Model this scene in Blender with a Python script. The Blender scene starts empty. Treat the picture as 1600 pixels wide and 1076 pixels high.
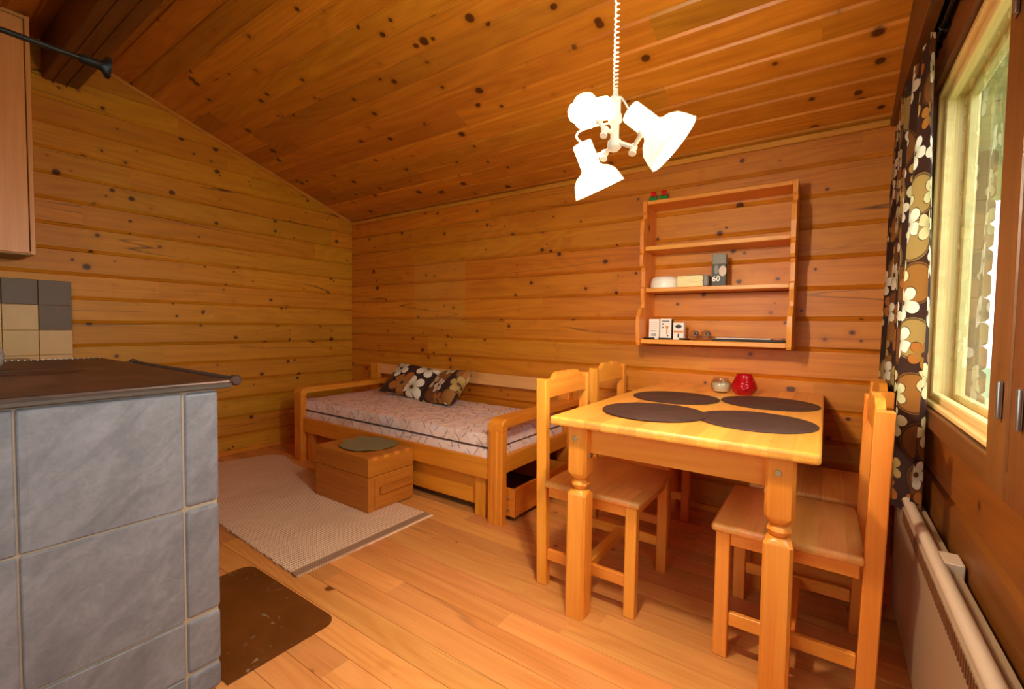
import bpy, bmesh, math, random
from mathutils import Vector, Matrix
random.seed(7)
S = bpy.context.scene
COL = S.collection
PI = math.pi

# ------------------------------------------------------------------ camera, world, exposure
CAM_POS = Vector((0, 0, 1.07))
R_ = Vector((0.82032545, 0.57172834, 0.01388753))
F_ = Vector((-0.57081482, 0.82002492, -0.041588))
U_ = Vector((-0.03516516, 0.02618849, 0.99903832))
cd = bpy.data.cameras.new('camera'); cam = bpy.data.objects.new('camera', cd); COL.objects.link(cam)
m = Matrix((R_, U_, -F_)).transposed().to_4x4(); m.translation = CAM_POS
cam.matrix_world = m
cd.sensor_width = 36; cd.lens = 706 / 1600 * 36; cd.clip_start = .02; cd.clip_end = 200
S.camera = cam
S.view_settings.view_transform = 'Standard'; S.view_settings.look = 'None'
S.view_settings.gamma = 1; S.view_settings.use_curve_mapping = False
S.view_settings.exposure = 0.3
w = bpy.data.worlds.new('world'); S.world = w; w.use_nodes = True
wb = w.node_tree.nodes['Background']; wb.inputs[0].default_value = (0.86, 0.97, 1.0, 1); wb.inputs[1].default_value = 5.0
S.cycles.max_bounces = 10; S.cycles.diffuse_bounces = 6; S.cycles.transparent_max_bounces = 16

LAMP_POWER = 94.0       # emission of the reflector bulbs
def area(name, loc, rot, sx, sy, power, color):
    l = bpy.data.lights.new(name, 'AREA'); l.shape = 'RECTANGLE'; l.size = sx; l.size_y = sy
    l.energy = power; l.color = color; l.cycles.is_portal = True
    o = bpy.data.objects.new(name, l); COL.objects.link(o); o.location = loc; o.rotation_euler = rot
    return o
# portals: they only tell the renderer where the sky comes in, they give no light of their own
area('daylight_window', (.40, 1.70, 1.35), (0, math.radians(90), 0), 1.0, .84, 5, (.9, 1, .95))
area('daylight_side_window', (.40, .42, 1.35), (0, math.radians(90), 0), 1.0, 1.1, 13, (.86, .94, 1))
area('daylight_added_window', (-1.0, -1.50, 1.30), (math.radians(90), 0, 0), 1.6, 1.2, 20, (.9, .93, 1))

L, D, R, Y0 = -3.925, 2.815, .29, -1.345      # left wall, back wall, window wall, front wall
EZ, SL, YR = 2.072, .336, .735                # eave height, roof slope, ridge
def ceil_z(y): return EZ + SL * ((D - y) if y > YR else (y - Y0))

# ------------------------------------------------------------------ colour + node helpers
def lin(c):
    def f(v): return v / 12.92 if v <= .04045 else ((v + .055) / 1.055) ** 2.4
    if isinstance(c, str): c = [int(c[i:i + 2], 16) / 255 for i in (0, 2, 4)]
    return tuple(f(v) for v in c[:3]) + (1,)
class NT:
    def __init__(s, name):
        s.m = bpy.data.materials.new(name); s.m.use_nodes = True; s.t = s.m.node_tree
        s.b = s.t.nodes['Principled BSDF']; s.out = s.t.nodes['Material Output']
    def n(s, typ, **k):
        o = s.t.nodes.new(typ)
        for a, v in k.items(): setattr(o, a, v)
        return o
    def put(s, sock, v):
        if v is None: return
        if hasattr(v, 'is_linked') or isinstance(v, bpy.types.NodeSocket): s.t.links.new(v, sock)
        else: sock.default_value = v
    def math(s, op, a, b=None, c=None, clamp=False):
        o = s.n('ShaderNodeMath', operation=op, use_clamp=clamp)
        s.put(o.inputs[0], a); s.put(o.inputs[1], b); s.put(o.inputs[2], c)
        return o.outputs[0]
    def vmath(s, op, a, b=None):
        o = s.n('ShaderNodeVectorMath', operation=op); s.put(o.inputs[0], a); s.put(o.inputs[1], b)
        return o.outputs['Value'] if op in ('LENGTH', 'DOT_PRODUCT') else o.outputs[0]
    def mix(s, f, a, b, mode='MIX'):
        o = s.n('ShaderNodeMix', data_type='RGBA', blend_type=mode)
        s.put(o.inputs['Factor'], f); s.put(o.inputs[6], a); s.put(o.inputs[7], b)
        return o.outputs[2]
    def ramp(s, f, stops, interp='LINEAR'):
        o = s.n('ShaderNodeValToRGB'); e = o.color_ramp.elements; o.color_ramp.interpolation = interp
        while len(e) < len(stops): e.new(.5)
        for i, (p, c) in enumerate(stops): e[i].position = p; e[i].color = c
        s.put(o.inputs[0], f); return o.outputs[0]
    def step(s, v, a, b):     # smooth 0..1 as v goes a..b
        o = s.n('ShaderNodeMapRange', interpolation_type='SMOOTHSTEP'); s.put(o.inputs[0], v)
        o.inputs[1].default_value = a; o.inputs[2].default_value = b; return o.outputs[0]
    def noise(s, vec, scale, detail=3, dist=0, rough=.5):
        o = s.n('ShaderNodeTexNoise'); s.put(o.inputs['Vector'], vec)
        o.inputs['Scale'].default_value = scale; o.inputs['Detail'].default_value = detail
        o.inputs['Distortion'].default_value = dist; o.inputs['Roughness'].default_value = rough
        return o.outputs['Fac']
    def comb(s, x, y, z):
        o = s.n('ShaderNodeCombineXYZ'); s.put(o.inputs[0], x); s.put(o.inputs[1], y); s.put(o.inputs[2], z); return o.outputs[0]
    def sep(s, v):
        o = s.n('ShaderNodeSeparateXYZ'); s.put(o.inputs[0], v); return o.outputs
    def obj(s): return s.n('ShaderNodeTexCoord').outputs['Object']
    def uv(s): return s.n('ShaderNodeTexCoord').outputs['UV']
    def white(s, a, b=None):
        o = s.n('ShaderNodeTexWhiteNoise', noise_dimensions='2D'); s.put(o.inputs['Vector'], s.comb(a, b if b is not None else 0.0, 0.0)); return o.outputs['Value']
    def bump(s, h, strength=.2, dist=.01):
        o = s.n('ShaderNodeBump'); o.inputs['Strength'].default_value = strength; o.inputs['Distance'].default_value = dist
        s.put(o.inputs['Height'], h); s.t.links.new(o.outputs[0], s.b.inputs['Normal'])
    def fin(s, col=None, rough=None, **k):
        s.put(s.b.inputs['Base Color'], col); s.put(s.b.inputs['Roughness'], rough)
        for a, v in k.items(): s.put(s.b.inputs[a.replace('_', ' ')], v)
        return s.m

def plain(name, col, rough=.5, metal=0, **k):
    t = NT(name); return t.fin(lin(col), rough, Metallic=metal, **k)

def wood(name, light, dark, axis='x', flat=None, board=None, knots=.5, kscale=6.5, ksize=.07, rough=.42,
         vary=.18, cracks=0.0, patch=None, knotcol='3c1000', fig=1.0, coat=0.0, staves=None):
    t = NT(name); co = t.obj()
    if not board:
        rnd = t.n('ShaderNodeObjectInfo').outputs['Random']
        rv = t.math('MULTIPLY', rnd, 13.7)
        co = t.vmath('ADD', co, t.comb(rv, t.math('MULTIPLY', rnd, 7.3), t.math('MULTIPLY', rnd, 5.1)))
    x, y, z = t.sep(co)
    ax = {'x': (x, y, z), 'y': (y, x, z), 'z': (z, x, y)}[axis]
    names = {'x': 'xyz', 'y': 'yxz', 'z': 'zxy'}[axis]
    A, U, V = ax
    if board or staves:
        baxis, pitch, phase, seg = board or staves
        c = {'x': x, 'y': y, 'z': z}[baxis]
        idx = t.math('FLOOR', t.math('DIVIDE', t.math('SUBTRACT', c, phase), pitch))
        w1 = t.white(idx, 3.3)
        sidx = t.math('FLOOR', t.math('ADD', t.math('DIVIDE', A, seg), t.math('MULTIPLY', w1, 5.0)))
        bv = t.white(idx, sidx)
    else:
        bv = t.n('ShaderNodeObjectInfo').outputs['Random']
    off = t.math('MULTIPLY', bv, 31.0)
    if flat:
        if names[1] == flat: U = 0.0
        if names[2] == flat: V = 0.0
    Uo = t.math('ADD', U, off)
    P1 = t.comb(t.math('MULTIPLY', A, .06), Uo, V)
    n1 = t.noise(P1, 16, 4, .6)
    P2 = t.comb(t.math('MULTIPLY', A, .025), Uo, V)
    n2 = t.noise(P2, 150, 2, 0)
    P3 = t.comb(t.math('MULTIPLY', A, .13), Uo, V)
    n3 = t.noise(P3, 4.0, 1.5, .3)
    ring = t.math('SINE', t.math('MULTIPLY', n3, 90.0))
    v = t.math('ADD', t.math('MULTIPLY', n1, .60 * fig), t.math('MULTIPLY', n2, .40))
    v = t.math('ADD', v, t.math('MULTIPLY', ring, .07 * fig))
    v = t.math('SUBTRACT', v, .02 * fig)
    col = t.mix(t.step(v, .18, .95), lin(light), lin(dark))
    # board to board variation
    k = t.math('ADD', t.math('MULTIPLY', t.math('SUBTRACT', bv, .5), vary * 2), 1.0)
    hv = t.n('ShaderNodeHueSaturation'); t.put(hv.inputs['Color'], col)
    t.put(hv.inputs['Hue'], t.math('ADD', .5, t.math('MULTIPLY', t.math('SUBTRACT', t.white(bv, 1.7), .5), .014)))
    t.put(hv.inputs['Value'], k); col = hv.outputs[0]
    # knots
    h = None
    if knots > 0:
        PK = t.comb(t.math('MULTIPLY', A, .65), U, V) if not board else t.comb(t.math('ADD', t.math('MULTIPLY', A, .65), off), U, V)
        sc = t.vmath('SCALE', PK); sc.node.inputs['Scale'].default_value = kscale
        wob = t.noise(PK, 30, 1)
        vo = t.n('ShaderNodeTexVoronoi'); t.put(vo.inputs['Vector'], sc); vo.inputs['Scale'].default_value = 1.0
        cs = t.n('ShaderNodeSeparateColor'); t.put(cs.inputs[0], vo.outputs['Color'])
        rr = t.math('ADD', t.math('MULTIPLY', t.math('POWER', cs.outputs[0], 2.0), ksize * 1.0), ksize * .55)
        present = t.math('LESS_THAN', cs.outputs[1], knots)
        dl = t.vmath('SUBTRACT', sc, vo.outputs['Position']); dvx, dvy, dvz = t.sep(dl)
        dl = t.vmath('LENGTH', t.comb(t.math('MULTIPLY', dvx, 1.35), dvy, dvz))
        dd = t.math('ADD', dl, t.math('MULTIPLY', t.math('SUBTRACT', wob, .5), .05))
        q = t.math('DIVIDE', dd, rr)
        core = t.math('MULTIPLY', t.math('SUBTRACT', 1.0, t.step(q, .75, 1.25)), present)
        halo = t.math('MULTIPLY', t.math('MULTIPLY', t.math('SUBTRACT', 1.0, t.step(q, 1.0, 2.6)), present), .35)
        col = t.mix(halo, col, lin(dark))
        col = t.mix(t.math('MULTIPLY', core, .88), col, lin(knotcol))
    if cracks > 0:
        cr = t.math('ABSOLUTE', t.math('SUBTRACT', t.noise(t.comb(t.math('MULTIPLY', A, .035), Uo, V), 5.0, 1.5, 0), .5))
        cm = t.math('SUBTRACT', 1.0, t.step(cr, .0, .005))
        cm = t.math('MULTIPLY', cm, t.step(t.noise(t.comb(A, Uo, 0.0), 1.1, 1), .42, .52))
        col = t.mix(t.math('MULTIPLY', cm, cracks), col, lin('2a0e02'))
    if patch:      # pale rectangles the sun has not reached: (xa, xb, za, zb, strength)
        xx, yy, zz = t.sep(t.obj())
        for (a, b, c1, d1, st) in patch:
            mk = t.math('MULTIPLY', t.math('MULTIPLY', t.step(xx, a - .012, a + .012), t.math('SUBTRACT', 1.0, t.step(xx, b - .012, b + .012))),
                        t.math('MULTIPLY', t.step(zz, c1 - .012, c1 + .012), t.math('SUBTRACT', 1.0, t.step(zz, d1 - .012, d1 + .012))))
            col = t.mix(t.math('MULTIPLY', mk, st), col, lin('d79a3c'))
    t.bump(t.math('ADD', n2, n1), .12, .003)
    t.fin(col, rough)
    if coat: t.b.inputs['Coat Weight'].default_value = coat; t.b.inputs['Coat Roughness'].default_value = .2
    return t.m

M = {}
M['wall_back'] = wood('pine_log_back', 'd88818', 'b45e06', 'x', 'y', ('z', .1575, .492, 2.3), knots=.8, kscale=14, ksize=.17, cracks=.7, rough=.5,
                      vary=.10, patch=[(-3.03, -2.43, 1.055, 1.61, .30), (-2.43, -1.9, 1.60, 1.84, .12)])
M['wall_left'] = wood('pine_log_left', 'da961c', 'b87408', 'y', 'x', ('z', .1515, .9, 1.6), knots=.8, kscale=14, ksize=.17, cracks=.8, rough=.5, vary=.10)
M['wall_right'] = wood('pine_log_right_shaded', '844a0c', '5e2e04', 'y', 'x', ('z', .155, .45, 2.4), knots=.5, kscale=8, ksize=.08, cracks=.5, rough=.45, vary=.1)  # darker than the other log walls: backlit shade put into the colour
M['ceil'] = wood('pine_ceiling', 'ca8222', '9e5808', 'x', 'z', ('y', .122, 2.044, 2.9), knots=.8, kscale=10, ksize=.15, rough=.42, vary=.24)
M['floor'] = wood('pine_floor', 'e4a05a', 'c87a34', 'x', 'z', ('y', .1, .76, 1.9), knots=.55, kscale=8, ksize=.10, rough=.36, vary=.2, knotcol='6e3410', cracks=.3)
F1, F2 = 'f29e3c', 'de7a1a'
for a in 'xyz': M['w' + a] = wood('lacquered_pine_' + a, F1, F2, a, None, None, knots=.35, kscale=5.5, ksize=.06, rough=.32, vary=.06, knotcol='6e2c0a')
M['top'] = wood('glued_pine_staves', 'fbb350', 'e88e30', 'y', None, None, knots=.4, kscale=6, ksize=.07, rough=.3, vary=.15, knotcol='7a330e', staves=('x', .062, 0, .9))
M['seat'] = wood('glued_pine_seat', 'f0a858', 'd6883a', 'y', None, None, knots=.4, kscale=6, ksize=.07, rough=.32, vary=.13, knotcol='7a330e', staves=('x', .07, 0, .9))
for a in 'xyz': M['b' + a] = wood('bed_pine_' + a, 'ec952e', 'd07414', a, None, None, knots=.45, kscale=5.5, ksize=.06, rough=.36, vary=.05, knotcol='6a2a0a')
M['bedback'] = wood('pale_bed_pine', 'f0b070', 'dc9450', 'x', None, None, knots=.35, kscale=5, ksize=.06, rough=.4, vary=.03, knotcol='8a4416')
for a in 'xyz': M['s' + a] = wood('shelf_pine_' + a, 'ea9838', 'cc761c', a, None, None, knots=.5, kscale=6, ksize=.07, rough=.4, vary=.05, knotcol='5e2508')
for a in 'xyz': M['k' + a] = wood('crate_pine_' + a, 'c87e26', 'a86012', a, None, None, knots=.5, kscale=5, ksize=.07, rough=.5, vary=.06, knotcol='5e2508')
M['frame_z'] = wood('window_pine_z', 'f0d490', 'dcb46c', 'z', None, None, knots=.2, rough=.4, vary=.03)
M['frame_y'] = wood('window_pine_y', 'f0d490', 'dcb46c', 'y', None, None, knots=.2, rough=.4, vary=.03)
M['tl_x'] = wood('pale_trim_x', 'd28a2c', 'b06c18', 'x', None, None, knots=.2, rough=.45, vary=.03)
M['tl_y'] = wood('pale_trim_y', 'e0a040', 'c4842c', 'y', None, None, knots=.2, rough=.45, vary=.03)
M['trim_x'] = wood('trim_pine_x', '74441a', '522a06', 'x', None, None, knots=.3, rough=.45, vary=.04)  # trims: dark stain, with the window wall's backlit shade put into the colour
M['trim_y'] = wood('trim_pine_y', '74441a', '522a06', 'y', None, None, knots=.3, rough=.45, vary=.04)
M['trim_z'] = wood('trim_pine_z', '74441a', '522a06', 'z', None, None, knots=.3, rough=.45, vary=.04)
M['outwood'] = wood('weathered_boards', 'b9b48e', '8f8a66', 'x', None, None, knots=.3, rough=.7, vary=.12)
M['outlog'] = wood('weathered_log', '8d7355', '6b5338', 'z', None, None, knots=.3, rough=.8, vary=.12)
M['steel'] = plain('brushed_steel', 'b8b4ac', .3, 1)
M['brass'] = plain('brassy_bolt', 'c8b486', .4, .6)
M['black'] = plain('black_metal', '1c1a19', .4, .6)
M['darkin'] = plain('dark_inside', '6b3c16', .7)
M['white'] = plain('white_plastic', 'ece6da', .4)
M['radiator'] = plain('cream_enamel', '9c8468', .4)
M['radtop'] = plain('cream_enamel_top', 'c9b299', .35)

def stone():
    t = NT('soapstone'); co = t.obj(); x, y, z = t.sep(co)
    rnd = t.white(t.math('FLOOR', t.math('DIVIDE', t.math('ADD', z, .0), .32)), t.math('FLOOR', t.math('DIVIDE', y, .2)))
    n = t.noise(t.comb(x, t.math('ADD', t.math('MULTIPLY', y, .75), t.math('MULTIPLY', z, .75)), t.math('MULTIPLY', t.math('SUBTRACT', z, y), 2.2)), 5, 6, .7, .65)
    n2 = t.noise(co, 60, 4, .2, .6)
    v = t.math('ADD', t.math('MULTIPLY', n, .75), t.math('MULTIPLY', n2, .25))
    col = t.ramp(v, [(.3, lin('65666e')), (.5, lin('7b7a80')), (.7, lin('908f97'))])
    vein = t.math('ABSOLUTE', t.math('SUBTRACT', t.noise(t.comb(x, t.math('ADD', y, t.math('MULTIPLY', z, 1.3)), z), 3.0, 4, .5), .5))
    col = t.mix(t.math('MULTIPLY', t.math('SUBTRACT', 1.0, t.step(vein, 0, .006)), .05), col, lin('c4beb4'))
    k = t.n('ShaderNodeHueSaturation'); t.put(k.inputs['Color'], col); t.put(k.inputs['Value'], t.math('ADD', .92, t.math('MULTIPLY', rnd, .16)))
    t.bump(t.math('ADD', n2, n), .25, .006)
    return t.fin(k.outputs[0], .5)
M['stone'] = stone()
M['grout'] = plain('stove_grout', 'ac9a84', .8)
def iron():
    t = NT('brown_cast_iron'); n = t.noise(t.obj(), 7, 5, .5)
    col = t.ramp(n, [(.35, lin('3f2c24')), (.55, lin('54382c')), (.7, lin('6a4a3a'))])
    t.bump(n, .1, .004); return t.fin(col, .42, Metallic=.35)
M['iron'] = iron()
M['ironedge'] = plain('grey_iron_edge', '54483f', .5, .3)
def plate_m():
    t = NT('worn_brown_sheet'); co = t.obj(); n = t.noise(co, 4, 5, .4)
    col = t.ramp(n, [(.35, lin('5f3312')), (.65, lin('7a441a'))])
    s = t.noise(co, 17, 5, .9, .7)
    col = t.mix(t.math('MULTIPLY', t.step(s, .63, .655), .7), col, lin('9a8a74'))
    return t.fin(col, .35)
M['plate'] = plate_m()
def rug_m():
    t = NT('woven_rag_rug'); x, y, z = t.sep(t.obj())
    a = t.math('SINE', t.math('MULTIPLY', x, 2 * PI / .018)); b = t.math('SINE', t.math('MULTIPLY', y, 2 * PI / .011))
    h = t.math('MULTIPLY', a, t.math('ADD', .6, t.math('MULTIPLY', b, .4)))
    n = t.noise(t.comb(x, t.math('MULTIPLY', y, .1), 0.0), 60, 2)
    n2 = t.noise(t.obj(), 3, 2)
    col = t.mix(t.step(t.math('ADD', h, t.math('MULTIPLY', n, .8)), -.6, .9), lin('b88c64'), lin('ffe2c4'))
    col = t.mix(t.math('MULTIPLY', t.step(n2, .5, .7), .25), col, lin('cda47c'))
    band = t.math('MULTIPLY', t.step(x, -1.838, -1.834), t.math('SUBTRACT', 1.0, t.step(x, -1.792, -1.788)))
    col = t.mix(t.math('MULTIPLY', band, .85), col, lin('94694a'))
    t.bump(h, .5, .004); return t.fin(col, .9)
M['rug'] = rug_m()
def flowers(name, scale, bg='3b2018'):
    t = NT(name)
    def layer(off, sc):
        u = t.vmath('ADD', t.uv(), t.comb(off, off * .7, 0.0)); s = t.vmath('SCALE', u); s.node.inputs['Scale'].default_value = sc
        sx, sy, sz = t.sep(s); s = t.comb(sx, sy, 0.0)
        vo = t.n('ShaderNodeTexVoronoi', voronoi_dimensions='2D'); t.put(vo.inputs['Vector'], s); vo.inputs['Scale'].default_value = 1; vo.inputs['Randomness'].default_value = .55
        d = t.vmath('SUBTRACT', s, vo.outputs['Position']); dx, dy, dz = t.sep(d)
        c = t.n('ShaderNodeSeparateColor'); t.put(c.inputs[0], vo.outputs['Color'])
        ang = t.math('ADD', t.math('ARCTAN2', dy, dx), t.math('MULTIPLY', c.outputs[2], 6.28))
        return vo.outputs['Distance'], ang, c.outputs[0], c.outputs[1]
    bgc = lin(bg)
    # big soft round leaves behind
    d, a, c0, c1 = layer(3.71, scale * .8)
    col = t.mix(t.math('LESS_THAN', d, .43), bgc, t.ramp(c0, [(0, lin('7a4a20')), (.35, lin('9a6428')), (.6, lin('a8864a')), (.8, bgc)], 'CONSTANT'))
    edge = t.math('LESS_THAN', t.math('ABSOLUTE', t.math('SUBTRACT', d, .40)), .018)
    col = t.mix(t.math('MULTIPLY', edge, .7), col, lin('2a140e'))
    d, a, c0, c1 = layer(0.0, scale)
    pet = t.math('POWER', t.math('ABSOLUTE', t.math('COSINE', t.math('MULTIPLY', a, 2.5))), .45)
    rad = t.math('MULTIPLY', t.math('ADD', .22, t.math('MULTIPLY', pet, .78)), t.math('ADD', .36, t.math('MULTIPLY', c1, .14)))
    fcol = t.ramp(c0, [(0, lin('efe4cc')), (.42, lin('d9cf9c')), (.62, lin('bd9a55')), (.82, lin('b06a28'))], 'CONSTANT')
    fcol = t.mix(t.math('MULTIPLY', t.math('SUBTRACT', 1.0, t.step(d, .05, .3)), .55), fcol, lin('8a7a3a'))
    ins = t.math('LESS_THAN', d, rad)
    col = t.mix(t.math('LESS_THAN', d, t.math('ADD', rad, .02)), col, lin('2a140e'))
    col = t.mix(ins, col, fcol)
    col = t.mix(t.math('LESS_THAN', d, .07), col, lin('5a3418'))
    return t, col
t, c = flowers('brown_flower_pillow', 7.0); M['pillow'] = t.fin(c, .85)
t, c = flowers('brown_flower_curtain', 8.0)
t.fin(c, .85)
tr = t.n('ShaderNodeBsdfTranslucent'); t.put(tr.inputs[0], c); mx = t.n('ShaderNodeMixShader'); mx.inputs[0].default_value = .35
t.t.links.new(t.b.outputs[0], mx.inputs[1]); t.t.links.new(tr.outputs[0], mx.inputs[2]); t.t.links.new(mx.outputs[0], t.out.inputs[0]); M['curtain'] = t.m
def mattress_m():
    t = NT('mauve_mattress_cloth'); co = t.obj(); x, y, z = t.sep(co)
    P = t.comb(t.math('MULTIPLY', x, 1.0), t.math('ADD', y, z), 0.0)
    s = t.vmath('SCALE', P); s.node.inputs['Scale'].default_value = 13
    vo = t.n('ShaderNodeTexVoronoi', voronoi_dimensions='2D'); t.put(vo.inputs['Vector'], s); vo.inputs['Scale'].default_value = 1; vo.inputs['Randomness'].default_value = .8
    d = t.vmath('SUBTRACT', s, vo.outputs['Position']); dx, dy, dz = t.sep(d)
    c = t.n('ShaderNodeSeparateColor'); t.put(c.inputs[0], vo.outputs['Color'])
    sg = t.math('SIGN', t.math('SUBTRACT', c.outputs[0], .4))
    ln = t.math('ABSOLUTE', t.math('ADD', t.math('ADD', dx, t.math('MULTIPLY', t.math('MULTIPLY', dy, sg), .7)), t.math('MULTIPLY', t.math('MULTIPLY', dy, dy), .6)))
    tw = t.math('MULTIPLY', t.math('SUBTRACT', 1.0, t.step(ln, .025, .085)), t.math('SUBTRACT', 1.0, t.step(vo.outputs['Distance'], .42, .55)))
    n = t.noise(co, 9, 4, .6)
    base = t.ramp(n, [(.35, lin('e6c6b8')), (.5, lin('fae0d2')), (.65, lin('eedcde'))])
    col = t.mix(t.math('MULTIPLY', tw, .62), base, lin('846a66'))
    n2 = t.noise(t.comb(t.math('MULTIPLY', x, .3), y, z), 24, 2, 1.0)
    col = t.mix(t.math('MULTIPLY', t.step(n2, .58, .66), .3), col, lin('8f706a'))
    t.bump(n, .3, .01); return t.fin(col, .85)
M['mattress'] = mattress_m(); M['piping'] = plain('dark_piping', '3a2824', .7)
def mat_m():
    t = NT('brown_woven_placemat'); x, y, z = t.sep(t.obj())
    r = t.math('SQRT', t.math('ADD', t.math('MULTIPLY', x, x), t.math('MULTIPLY', y, y)))
    a = t.math('ARCTAN2', y, x)
    w1 = t.math('SINE', t.math('MULTIPLY', r, 2 * PI / .006)); 
    n = t.noise(t.comb(t.math('MULTIPLY', r, 3), a, 0.0), 9, 3)
    col = t.mix(t.step(t.math('ADD', t.math('MULTIPLY', w1, .2), n), .3, .8), lin('3a2620'), lin('58403a'))
    t.bump(w1, .5, .002); return t.fin(col, .5)
M['mat'] = mat_m()
M['doily'] = plain('olive_felt_mat', '8d8158', .9)
def tilem(name, a, b):
    t = NT(name); n = t.noise(t.obj(), 14, 3); return t.fin(t.mix(n, lin(a), lin(b)), .45)
M['tile_b'] = tilem('brown_wall_tile', '5c442c', '6e5438'); M['tile_c'] = tilem('cream_wall_tile', 'd0aa6a', 'dcba7c')
def glassy():
    t = NT('window_glass'); tr = t.n('ShaderNodeBsdfTransparent'); tr.inputs[0].default_value = (.96, .97, .96, 1)
    g = t.n('ShaderNodeBsdfGlossy'); g.inputs['Roughness'].default_value = .0
    f = t.n('ShaderNodeFresnel'); f.inputs[0].default_value = 1.5; mx = t.n('ShaderNodeMixShader')
    bf = t.n('ShaderNodeNewGeometry').outputs['Backfacing']; t.put(mx.inputs[0], t.math('MULTIPLY', f.outputs[0], t.math('SUBTRACT', 1.0, bf))); t.t.links.new(tr.outputs[0], mx.inputs[1]); t.t.links.new(g.outputs[0], mx.inputs[2])
    t.t.links.new(mx.outputs[0], t.out.inputs[0]); return t.m
M['glass'] = glassy(); 
def clear_m():
    t = NT('clear_bulb_glass'); tr = t.n('ShaderNodeBsdfTransparent'); tr.inputs[0].default_value = (.86, .86, .84, 1)
    g = t.n('ShaderNodeBsdfGlossy'); g.inputs['Roughness'].default_value = .05; g.inputs[0].default_value = (.9, .9, .9, 1)
    lw = t.n('ShaderNodeLayerWeight'); lw.inputs[0].default_value = .5; mx = t.n('ShaderNodeMixShader')
    t.put(mx.inputs[0], t.math('ADD', .05, t.math('MULTIPLY', t.math('POWER', lw.outputs['Facing'], 3.0), .45)))
    t.t.links.new(tr.outputs[0], mx.inputs[1]); t.t.links.new(g.outputs[0], mx.inputs[2]); t.t.links.new(mx.outputs[0], t.out.inputs[0]); return t.m
M['clear'] = clear_m()
def shade_m():
    t = NT('white_enamel_shade'); t.fin(lin('fffaf0'), .3)
    tr = t.n('ShaderNodeBsdfTranslucent'); tr.inputs[0].default_value = lin('fff8e8'); mx = t.n('ShaderNodeMixShader'); mx.inputs[0].default_value = .30
    t.t.links.new(t.b.outputs[0], mx.inputs[1]); t.t.links.new(tr.outputs[0], mx.inputs[2]); t.t.links.new(mx.outputs[0], t.out.inputs[0]); return t.m
M['shade'] = shade_m()
def bulb_m(name='lit_bulb', k=1.0):
    t = NT(name); e = t.n('ShaderNodeEmission'); e.inputs[0].default_value = (1, .85, .62, 1); e.inputs[1].default_value = LAMP_POWER * 14 * k
    t.t.links.new(e.outputs[0], t.out.inputs[0]); return t.m
M['bulb'] = bulb_m(); M['bulb_added_glow'] = bulb_m('unlit_bulb_glow', .22)  # third bulb reads as unlit; weak glow added to whiten its shade
M['lampwhite'] = plain('white_lamp_metal', 'fffaf0', .35)
M['redglass'] = plain('red_pressed_glass', 'c8101c', .12, Transmission_Weight=.35, IOR=1.45)
M['wax'] = plain('cream_wax', 'f0dcb8', .6)
M['pod'] = plain('off_white_ceramic', 'faf2e2', .3)
M['paper'] = plain('pale_yellow_paper', 'fff0bc', .8)
M['greycard'] = plain('grey_card', '8f8a80', .7)
M['darkbox'] = plain('dark_printed_card', '3a3028', .5)
M['carton'] = plain('white_carton', 'efe2d4', .5)
M['orange'] = plain('orange_print', 'd88a48', .6); M['ink'] = plain('dark_ink', '2a2624', .6); M['pink'] = plain('pale_print', 'd8c0b0', .6)
M['red'] = plain('red_toy_plastic', 'd3121a', .3); M['green'] = plain('green_toy_plastic', '1f7a30', .35)
M['blackplastic'] = plain('black_plastic', '1b1816', .3)
M['counter'] = plain('worktop_laminate', 'a08358', .3)
M['cab'] = wood('cabinet_pine', 'e8a468', 'cf8444', 'z', None, None, knots=.35, kscale=4, ksize=.06, rough=.4, vary=.02, fig=.7)
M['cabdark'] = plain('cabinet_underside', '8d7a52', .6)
M['enamel'] = tilem('speckled_grey_enamel', '8c8884', 'c4c0ba')
def speck():
    t = NT('speckled_grey_stoneware'); n = t.noise(t.obj(), 220, 2)
    return t.fin(t.mix(t.step(n, .45, .6), lin('b2aca4'), lin('77726c')), .5)
M['speck'] = speck()
def grass():
    t = NT('lawn'); n = t.noise(t.obj(), 3, 5); return t.fin(t.mix(n, lin('6a7a4c'), lin('9aa676')), .9)
M['grass'] = grass(); M['leaf'] = plain('birch_leaves', '7fa860', .7); M['bark'] = plain('birch_bark', 'cfc8ba', .8)
M['gravel'] = plain('roof_felt', '5a5a58', .9)

# ------------------------------------------------------------------ mesh helpers
def box(bm, x0, x1, y0, y1, z0, z1, bev=.003, seg=1, mat=None):
    r = bmesh.ops.create_cube(bm, size=1)['verts']
    for v in r:
        v.co = Vector(((x0 + x1) / 2 + v.co.x * (x1 - x0), (y0 + y1) / 2 + v.co.y * (y1 - y0), (z0 + z1) / 2 + v.co.z * (z1 - z0)))
    if bev:
        es = list({e for v in r for e in v.link_edges})
        g = bmesh.ops.bevel(bm, geom=es, offset=bev, segments=seg, profile=.5, affect='EDGES')
        r = list({v for f in g['faces'] for v in f.verts} | {v for v in r if v.is_valid})
    if mat is not None: bmesh.ops.transform(bm, matrix=mat, verts=[v for v in r if v.is_valid])
    return r
def lathe(bm, prof, seg=32, mat=None, cap0=False, cap1=False):
    rings = []
    for (r, z) in prof:
        rings.append([bm.verts.new((r * math.cos(2 * PI * i / seg), r * math.sin(2 * PI * i / seg), z)) for i in range(seg)])
    for a, b in zip(rings, rings[1:]):
        for i in range(seg): bm.faces.new((a[i], a[(i + 1) % seg], b[(i + 1) % seg], b[i]))
    if cap0: bm.faces.new(rings[0][::-1])
    if cap1: bm.faces.new(rings[-1])
    if mat is not None: bmesh.ops.transform(bm, matrix=mat, verts=[v for r in rings for v in r])
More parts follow.
